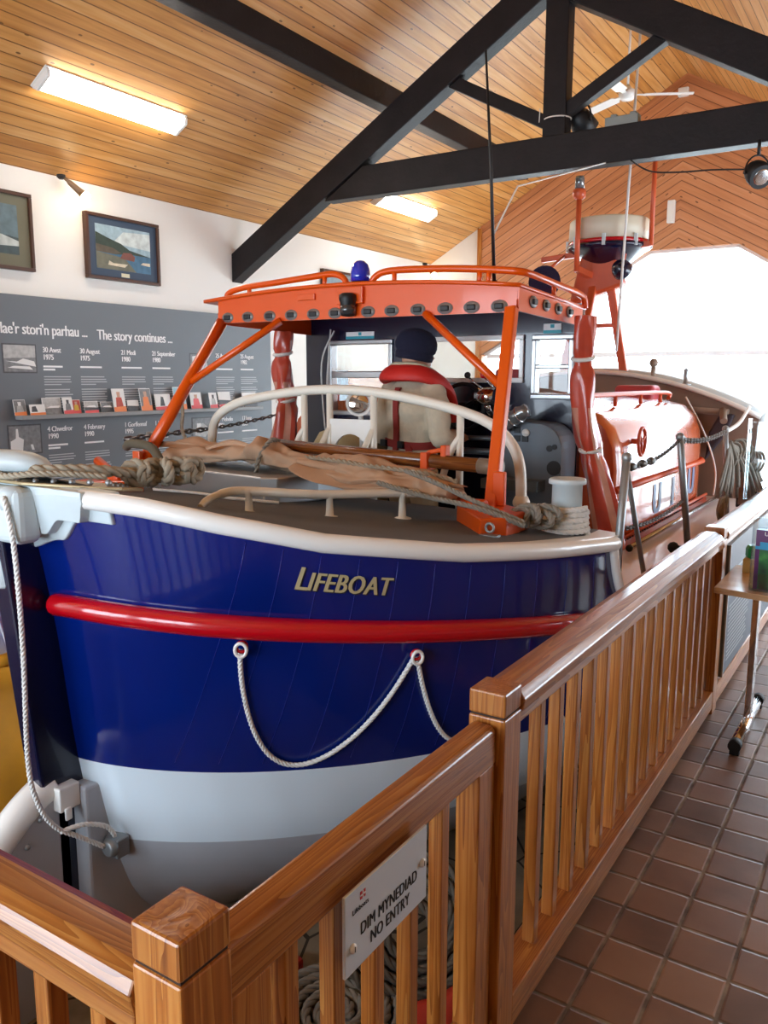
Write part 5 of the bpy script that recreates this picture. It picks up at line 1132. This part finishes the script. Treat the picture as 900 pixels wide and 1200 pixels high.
# ------------------------------------------------------------------ helmsman
S_ = .885; PXc, PYc, PZc = -2.46, 4.12, .345; TURN = math.radians(-14)
pe = thing('person', 'person in cream jumper, navy woollen hat and red lifejacket standing at the helm', 'person', (PXc, PYc, PZc))
MP = Matrix.Translation((PXc, PYc, PZc)) @ Matrix.Rotation(TURN, 4, 'Z') @ Matrix.Scale(S_, 4)
mb = MB()
def rings(rg, n=24):
    rows = []
    for z, rx, ry, cx_, cy_ in rg: rows.append([V((cx_+rx*math.cos(2*PI*k/n), cy_+ry*math.sin(2*PI*k/n), z)) for k in range(n)] )
    vs = [p for r in rows for p in r]; m = len(rows)
    fs = [(i*n+k, i*n+(k+1) % n, (i+1)*n+(k+1) % n, (i+1)*n+k) for i in range(m-1) for k in range(n)] + [tuple(range(n))[::-1], tuple((m-1)*n+k for k in range(n))]
    mb.add(vs, fs, 0, True)
rings([(.84, .15, .12, 0, 0), (.92, .185, .14, 0, 0), (1.0, .195, .145, 0, 0), (1.06, .192, .14, 0, .005), (1.15, .20, .145, 0, .01), (1.26, .215, .155, 0, .012), (1.35, .215, .15, 0, .01), (1.41, .185, .125, 0, .005), (1.455, .12, .09, 0, .0), (1.49, .07, .07, 0, .005), (1.57, .06, .062, 0, .015)])
HC = V((0, .03, 1.625)); HT = Matrix.Rotation(math.radians(-42), 3, 'Z')
mb.ball(HC, .077, .097, .118, M=HT); mb.ball(HC + HT @ V((0, .035, -.05)), .058, .062, .066, M=HT)      # skull and jaw
mb.tube([HC + HT @ V((0, .088, .01)), HC + HT @ V((0, .112, -.022)), HC + HT @ V((0, .088, -.03))], [.010, .016, .011], 10)   # nose
mb.tube([HC + HT @ V((-.022, .086, -.058)), HC + HT @ V((0, .095, -.057)), HC + HT @ V((.022, .086, -.058))], .008, 8)      # lips
mb.ball(HC + HT @ V((0, .075, -.095)), .022)                                                                             # chin
for s_ in (1, -1):
    mb.ball(HC + HT @ V((s_*.079, -.005, -.01)), .012, .022, .034, M=HT)                                                    # ears
    mb.tube([HC + HT @ V((s_*.012, .094, .022)), HC + HT @ V((s_*.036, .089, .027)), HC + HT @ V((s_*.055, .073, .02))], .008, 8)  # brow
    # arm
    sh = V((s_*.185, 0, 1.385)); el = V((s_*.285, -.03, 1.10)) if s_ == 1 else V((-.275, -.01, 1.09)); wr = V((s_*.20, .22, 1.10)) if s_ == 1 else V((-.17, .23, 1.12))
    A = [sh, sh.lerp(el, .35)+V((s_*.02, 0, 0)), sh.lerp(el, .75), el, el.lerp(wr, .3), el.lerp(wr, .75), wr]
    mb.tube(spline(A, 4), [lerp(.085, .066, i/12) for i in range(13)] + [lerp(.066, .042, i/12) for i in range(1, 13)], 14); mb.ball(sh, .085)
    # hand gripping the wheel: palm, four unequal curled fingers and a thumb
    d = (wr-el).normalized(); up = V((0, 0, 1)); sd = d.cross(up).normalized()
    pc = wr + d*.055; mb.tube([wr, wr+d*.04, wr+d*.085], [.026, .038, .034], 12, flat=.62)
    for f_, (off, ln) in enumerate(((-.03, .062), (-.01, .072), (.011, .068), (.03, .052))):
        b0 = wr + d*.085 + sd*off*s_; k1 = b0 + d*ln*.45 + up*-.006; k2 = k1 + d*ln*.18 - up*ln*.36; k3 = k2 - d*ln*.25 - up*ln*.18
        mb.tube([b0 - d*.02, b0, k1, k2, k3], [.0105, .0105, .0098, .009, .0078], 8)
    t0 = wr + d*.03 - sd*.032*s_; mb.tube([t0, t0 + d*.03 - sd*.022*s_ - up*.01, t0 + d*.06 - sd*.016*s_ - up*.03], [.013, .011, .009], 8)
    # leg and boot
    hip = V((s_*.095, 0, .88)); kn2 = V((s_*.11, .03, .49)); an = V((s_*.115, -.01, .09))
    mb.tube(spline([hip, hip.lerp(kn2, .5), kn2, kn2.lerp(an, .45)+V((0, -.02, 0)), an], 4), [.105]*3 + [lerp(.10, .068, i/6) for i in range(6)] + [lerp(.068, .05, i/8) for i in range(8)], 14)
    mb.tube([an + V((0, -.045, -.04)), an + V((0, .04, -.045)), an + V((0, .12, -.06)), an + V((0, .17, -.065))], [.042, .048, .04, .026], 12)
raw = mb.build('body_raw', m_wall, None)
md = raw.modifiers.new('re', 'REMESH'); md.mode = 'VOXEL'; md.voxel_size = .0085
md = raw.modifiers.new('sm', 'SMOOTH'); md.factor = .5; md.iterations = 3
dg = bpy.context.evaluated_depsgraph_get(); me = bpy.data.meshes.new_from_object(raw.evaluated_get(dg)); off = raw.location.copy(); bpy.data.objects.remove(raw)
m_jump = mat('cream_wool', '#c9bda6', .95, var=.06, vscale=30, bump=.25, bscale=120); m_trs = mat('oatmeal_trousers', '#b3a68c', .9); m_skin = mat('skin_tone', '#c08d72', .5); m_boot = mat('white_rubber_boot', '#cfccc2', .5)
me.materials.clear()
for m in (m_jump, m_trs, m_skin, m_boot): me.materials.append(m)
for v in me.vertices:
    c = v.co + off
    if .92 < c.z < 1.4: # knit folds
        c = c + V((c.x, c.y, 0)).normalized()*(.004*math.sin(c.z*55 + 2*math.sin(c.x*14)) + .004*noise.noise(c*9))
    v.co = c
for p in me.polygons:
    c = p.center; p.use_smooth = True
    hand = c.y > .205 and 1.0 < c.z < 1.22 and abs(c.x) < .235
    p.material_index = 2 if (c.z > 1.49 or hand) else (3 if c.z < .22 else (1 if c.z < .93 else 0))
for v in me.vertices: v.co = (MP @ v.co) - V((PXc, PYc, PZc))
body = bpy.data.objects.new('body', me); COL.objects.link(body); body.parent = pe
def pb_(m_, name, mat_, **k):
    m_.v = [tuple(MP @ V(p)) for p in m_.v]; return m_.build(name, mat_, pe, **k)
# eyes
ey = MB()
for s_ in (1, -1): ey.ball(HC + HT @ V((s_*.034, .079, .008)), .011, n=10, m=8)
pb_(ey, 'eyes', mat('eye_white', '#d8d4cc', .2))
# hat
ht = MB(); Rh = Matrix.Translation(HC + V((0, -.012, .012))) @ HT.to_4x4() @ Matrix.Rotation(math.radians(-10), 4, 'X') @ Matrix.Scale(1.18, 4, (0, 1, 0))
ht.lathe([(.085, -.042), (.101, -.038), (.105, -.02), (.104, .0), (.100, .008), (.110, .02), (.116, .05), (.112, .085), (.096, .12), (.066, .145), (.03, .157), (0, .16)], Rh, 32)
pb_(ht, 'woollen_hat', mat('navy_wool', '#14142c', .95, bump=.5, bscale=160), solid=.004)
# lifejacket collar
lj = MB(); n = 16; P = spline([(-.14, .17, 1.20), (-.165, .16, 1.32), (-.19, .08, 1.44), (-.165, -.05, 1.50), (-.085, -.115, 1.515), (0, -.13, 1.515), (.085, -.115, 1.515), (.165, -.05, 1.50), (.19, .08, 1.44), (.165, .16, 1.32), (.14, .17, 1.20)], 6)
rows = []
for i, p in enumerate(P):
    t = (P[min(i+1, len(P)-1)]-P[max(i-1, 0)]).normalized(); o = V((p.x, p.y-.0, 0)).normalized(); u_ = t.cross(o).normalized()
    if u_.z < 0: u_ = -u_
    dn = (o*.8 - u_*.6).normalized(); nn = t.cross(dn).normalized()
    rows.append([p + dn*(.078*math.cos(2*PI*k/n)) + nn*(.042*math.sin(2*PI*k/n)) for k in range(n+1)])
lj.grid(rows); lj.add(rows[0][:n], [list(range(n))]); lj.add(rows[-1][:n], [list(range(n))])
jk = pb_(lj, 'lifejacket', mat('lifejacket_red', '#c3221a', .6, bump=.2, bscale=30))
tr_ = MB(); tr_.tube([p + V((-p.x*.16, -p.y*.16, .047)) for p in P[6:-6]], .022, 10, up=(0, 0, 1), flat=.9)
pb_(tr_, 'collar_trim', mat('pale_trim', '#b5ad92', .9)).parent = pe
m_strap = mat('maroon_webbing', '#8c2a26', .8)
def strap(pts, w=.022, t=.005):
    s_ = MB(); P = spline(pts, 6); rows = []
    for i, p in enumerate(P):
        tt_ = (P[min(i+1, len(P)-1)]-P[max(i-1, 0)]).normalized(); o = V((p.x*.6, p.y, 0)).normalized(); sd = tt_.cross(o).normalized()
        rows.append([p-sd*w+o*-t, p-sd*w+o*t, p+sd*w+o*t, p+sd*w-o*t, p-sd*w-o*t])
    s_.grid(rows, sm=False); return s_
bk = lambda z: -({1.42: .122, 1.35: .145, 1.26: .149, 1.15: .142, 1.06: .143, 1.0: .153, .92: .150, .84: .13}[z])
pb_(strap([(0, bk(1.42)-.01, 1.42), (0, bk(1.35)-.006, 1.35), (0, bk(1.26)-.006, 1.26), (0, bk(1.15)-.006, 1.15), (0, bk(1.06)-.008, 1.06), (0, bk(1.0)-.004, 1.0), (0, bk(.92)-.006, .92), (0, -.145, .86)]), 'back_strap', m_strap)
pb_(strap([V((.204*math.cos(q), .005+.152*math.sin(q), 1.055+.008*math.sin(q*2))) for q in [2*PI*i/24 for i in range(25)]], .024), 'waist_belt', m_strap)
pb_(strap([(.10, -.14, 1.04), (.13, -.13, .96), (.16, -.10, .88)], .02), 'leg_strap', m_strap)
pb_(MB().box(-.15, -.10, -.15, -.128, 1.035, 1.08).box(.03, .075, -.168, -.15, 1.033, 1.078), 'buckle', m_dark)

# ------------------------------------------------------------------ things down in the pit
def coil(c, r0, r1, layers, r, tilt, m, label, seed):
    rn = random.Random(seed); mb = MB()
    R = Matrix.Translation(c) @ tilt
    for L in range(layers):
        pts = []; turns = int((r1-r0)/(2*r)); 
        for k in range(turns*30+1):
            q = 2*PI*k/30; rr_ = r0 + (r1-r0)*k/(turns*30); pts.append(R @ V((rr_*math.cos(q), rr_*math.sin(q), L*2*r*.92)))
        twist_rope(mb, pts, r, 3, pitch=r*7, n=5)
    return tag(mb.build('rope_coil', m, None), label, 'rope coil', 'rope coils below the hull')
coil((-1.60, 2.17, PZ+.022), .045, .27, 3, .019, Matrix.Rotation(.0, 4, 'X'), mat('grey_coil_rope', '#8f8a80', .9, var=.15), 'pale grey rope coil lying flat behind the gate', 1)
coil((-1.50, 2.53, PZ+.27), .08, .29, 3, .019, V((.42, -.75, .5)).to_track_quat('Z', 'Y').to_matrix().to_4x4(), m_ropedk, 'dark brown rope coil leaning upright behind the pale coil', 2)
m_rc = mat('orange_red_canvas', '#c0341c', .7, bump=.3, bscale=10)
rc = MB(); rows = []
for i in range(12):
    u = i/11; rows.append([V((-1.36+.26*u, 2.22+.22*v/8+.20*u, PZ+.16*math.sin(PI*v/8)*(1-.4*abs(2*u-1))+.012*math.sin(v*2+u*9)+.01)) for v in range(9)])
rc.grid(rows); tag(rc.build('canvas_bag', m_rc, None, solid=.02), 'orange-red canvas bag on the pit floor by the gate latch post', 'bag')
tag(MB().box(-2.02, -1.90, 2.16, 2.36, PZ, PZ+.07).build('red_block', mat('red_foam', '#b32a1e', .6), None, bevel=.02), 'red block partly hidden by the pale coil', 'block')
# cradle blocks that carry the keel
for y in (3.0, 5.5, 8.0): tag(MB().box(AX-.35, AX+.35, y, y+.22, PZ-.0, PZ+.02).build('keel_block', m_dark, None), 'dark keel block %s under the hull' % {3.0: 'nearest the stern', 5.5: 'amidships', 8.0: 'nearest the bow'}[y], 'keel block')
tag(MB().box(-1.62, -1.56, 4.3, 4.36, PZ, -.2).build('marker_post', mat('red_white_post', '#c2352a', .5), None), 'small red marker post glimpsed between railing balusters', 'marker post')
# clothes rack with oilskins on the left below the panel
rk = thing('clothes_rack', 'varnished wooden rack holding oilskins at the left photo edge', 'rack', (-3.5, 2.1, PZ))
for p, q, w, h in (((-3.75, 1.9, PZ), (-3.75, 1.9, .95), .06, .06), ((-3.75, 2.9, PZ), (-3.75, 2.9, .95), .06, .06)): MB().bar(p, q, w, h, (0, 1, 0)).build('upright', m_wz, rk)
for z in (.42, .55): MB().bar((-3.72, 1.7, z), (-3.72, 3.0, z), .05, .07).build('rail', m_wy, rk)
def coat(c, m, label, h=.75, w=.24):
    rows = []; c = V(c)
    for i in range(14):
        u = i/13; ww = w*(.35+.65*min(1, u*4)) * (1+.12*u); dd = .09*(1+.3*u)
        rows.append([c + V((dd*math.sin(q)*(1+.15*math.sin(5*q+u*4)), ww*math.cos(q), -h*u + .03*math.sin(q*3)*u)) for q in [2*PI*k/24 for k in range(25)]])
    o = MB().grid(rows).add(rows[0][:24], [list(range(24))]).build('oilskin_jacket', m, None); tag(o, label, 'jacket', 'oilskin jackets on the wooden rack')
    for s_ in (1, -1):
        sp = spline([c + V((.02, s_*w*.75, -.06)), c + V((.04, s_*(w+.05), -.25)), c + V((.05, s_*(w+.04), -.5))], 6); MB().tube(sp, [lerp(.075, .055, i/(len(sp)-1)) for i in range(len(sp))], 12).build('sleeve', m, o)
    MB().tube([c + V((.06*math.cos(q), .09*math.sin(q), .0+.03*math.cos(q))) for q in [2*PI*i/16 for i in range(16)]], .03, 10, closed=True).build('collar', m, o)
    MB().lathe([(0, -.005), (.035, 0), (.035, .02), (0, .025)], Matrix.Translation(c + V((.1, .02, -.02))) @ Matrix.Rotation(PI/2, 4, 'Y'), 12).build('hood_toggle', m_dark, o)
    return o
coat((-3.48, 2.12, .34), mat('yellow_oilskin', '#d08a12', .5, var=.12), 'yellow oilskin jacket hanging at the far left edge')
coat((-3.62, 2.42, .34), mat('red_oilskin', '#7a1d1a', .5, var=.12), 'dark red oilskin jacket beside the yellow one, behind stern')
bx = thing('white_box', 'white box with red lettering on the rack behind the stern', 'box', (-3.55, 2.3, .33))
MB().box(-3.70, -3.5, 2.05, 2.5, .36, .50).build('box_body', m_whitep, bx, bevel=.006)
MB().text('UNE', .07, lambda a, b, d: (-3.497+d, 2.29+a, .385+b), bold=.002).build('lettering', mat('maroon_print', '#7a2030', .5), bx)
tag(MB().prism([(-4.05, 2.0), (-3.95, 2.0), (-3.95, 3.4), (-4.05, 3.4)], lambda a, b, d: (a, b, d), PZ, .28).build('timber_partition', m_wz, None), 'low pine partition behind the oilskins', 'partition')

# ------------------------------------------------------------------ camera, world, lights
yaw, pitch, roll = math.radians(32.8), math.radians(9.24), math.radians(.12)
f_ = V((-math.sin(yaw)*math.cos(pitch), math.cos(yaw)*math.cos(pitch), -math.sin(pitch))); r_ = V((math.cos(yaw), math.sin(yaw), 0)); u_ = r_.cross(f_)
r2 = r_*math.cos(roll) + u_*math.sin(roll); u2 = u_*math.cos(roll) - r_*math.sin(roll)
cam = bpy.data.cameras.new('camera'); cam.sensor_fit = 'HORIZONTAL'; cam.sensor_width = 36; cam.lens = 960/900*36; cam.clip_start = .02
co_ = bpy.data.objects.new('camera', cam); COL.objects.link(co_)
co_.matrix_world = Matrix(((r2.x, u2.x, -f_.x, 0), (r2.y, u2.y, -f_.y, 0), (r2.z, u2.z, -f_.z, 1.65), (0, 0, 0, 1)))
SC.camera = co_
w = bpy.data.worlds.new('sky'); SC.world = w; w.use_nodes = True
bg = w.node_tree.nodes['Background']; bg.inputs[0].default_value = (.74, .87, 1, 1); bg.inputs[1].default_value = WORLD
def portal(name, loc, rot, sx, sy):
    l = bpy.data.lights.new(name, 'AREA'); l.shape = 'RECTANGLE'; l.size = sx; l.size_y = sy; l.cycles.is_portal = True
    o = bpy.data.objects.new(name, l); COL.objects.link(o); o.location = loc; o.rotation_euler = rot
portal('daylight_portal_gable', (-2.45, YB+.3, 1.2), (-PI/2, 0, 0), 5.2, 4.2)
portal('daylight_portal_right', (XR+.3, 8.0, 1.49), (0, PI/2, 0), 1.8, 4.8)
for a, b_ in FW: portal('daylight_portal_front', ((a+b_)/2, YF-.25, (z0w+z1w)/2), (PI/2, 0, 0), b_-a, z1w-z0w)
SC.view_settings.view_transform = 'Standard'; SC.view_settings.look = 'None'; SC.view_settings.gamma = 1; SC.view_settings.use_curve_mapping = False
SC.view_settings.exposure = EXPO
SC.cycles.max_bounces = 8; SC.cycles.diffuse_bounces = 5; SC.cycles.glossy_bounces = 4; SC.cycles.transparent_max_bounces = 12; SC.cycles.use_denoising = True
SC.cycles.sample_clamp_indirect = 6; SC.cycles.caustics_reflective = False; SC.cycles.caustics_refractive = False
for o in SC.objects:
    if '_o' in o: del o['_o']
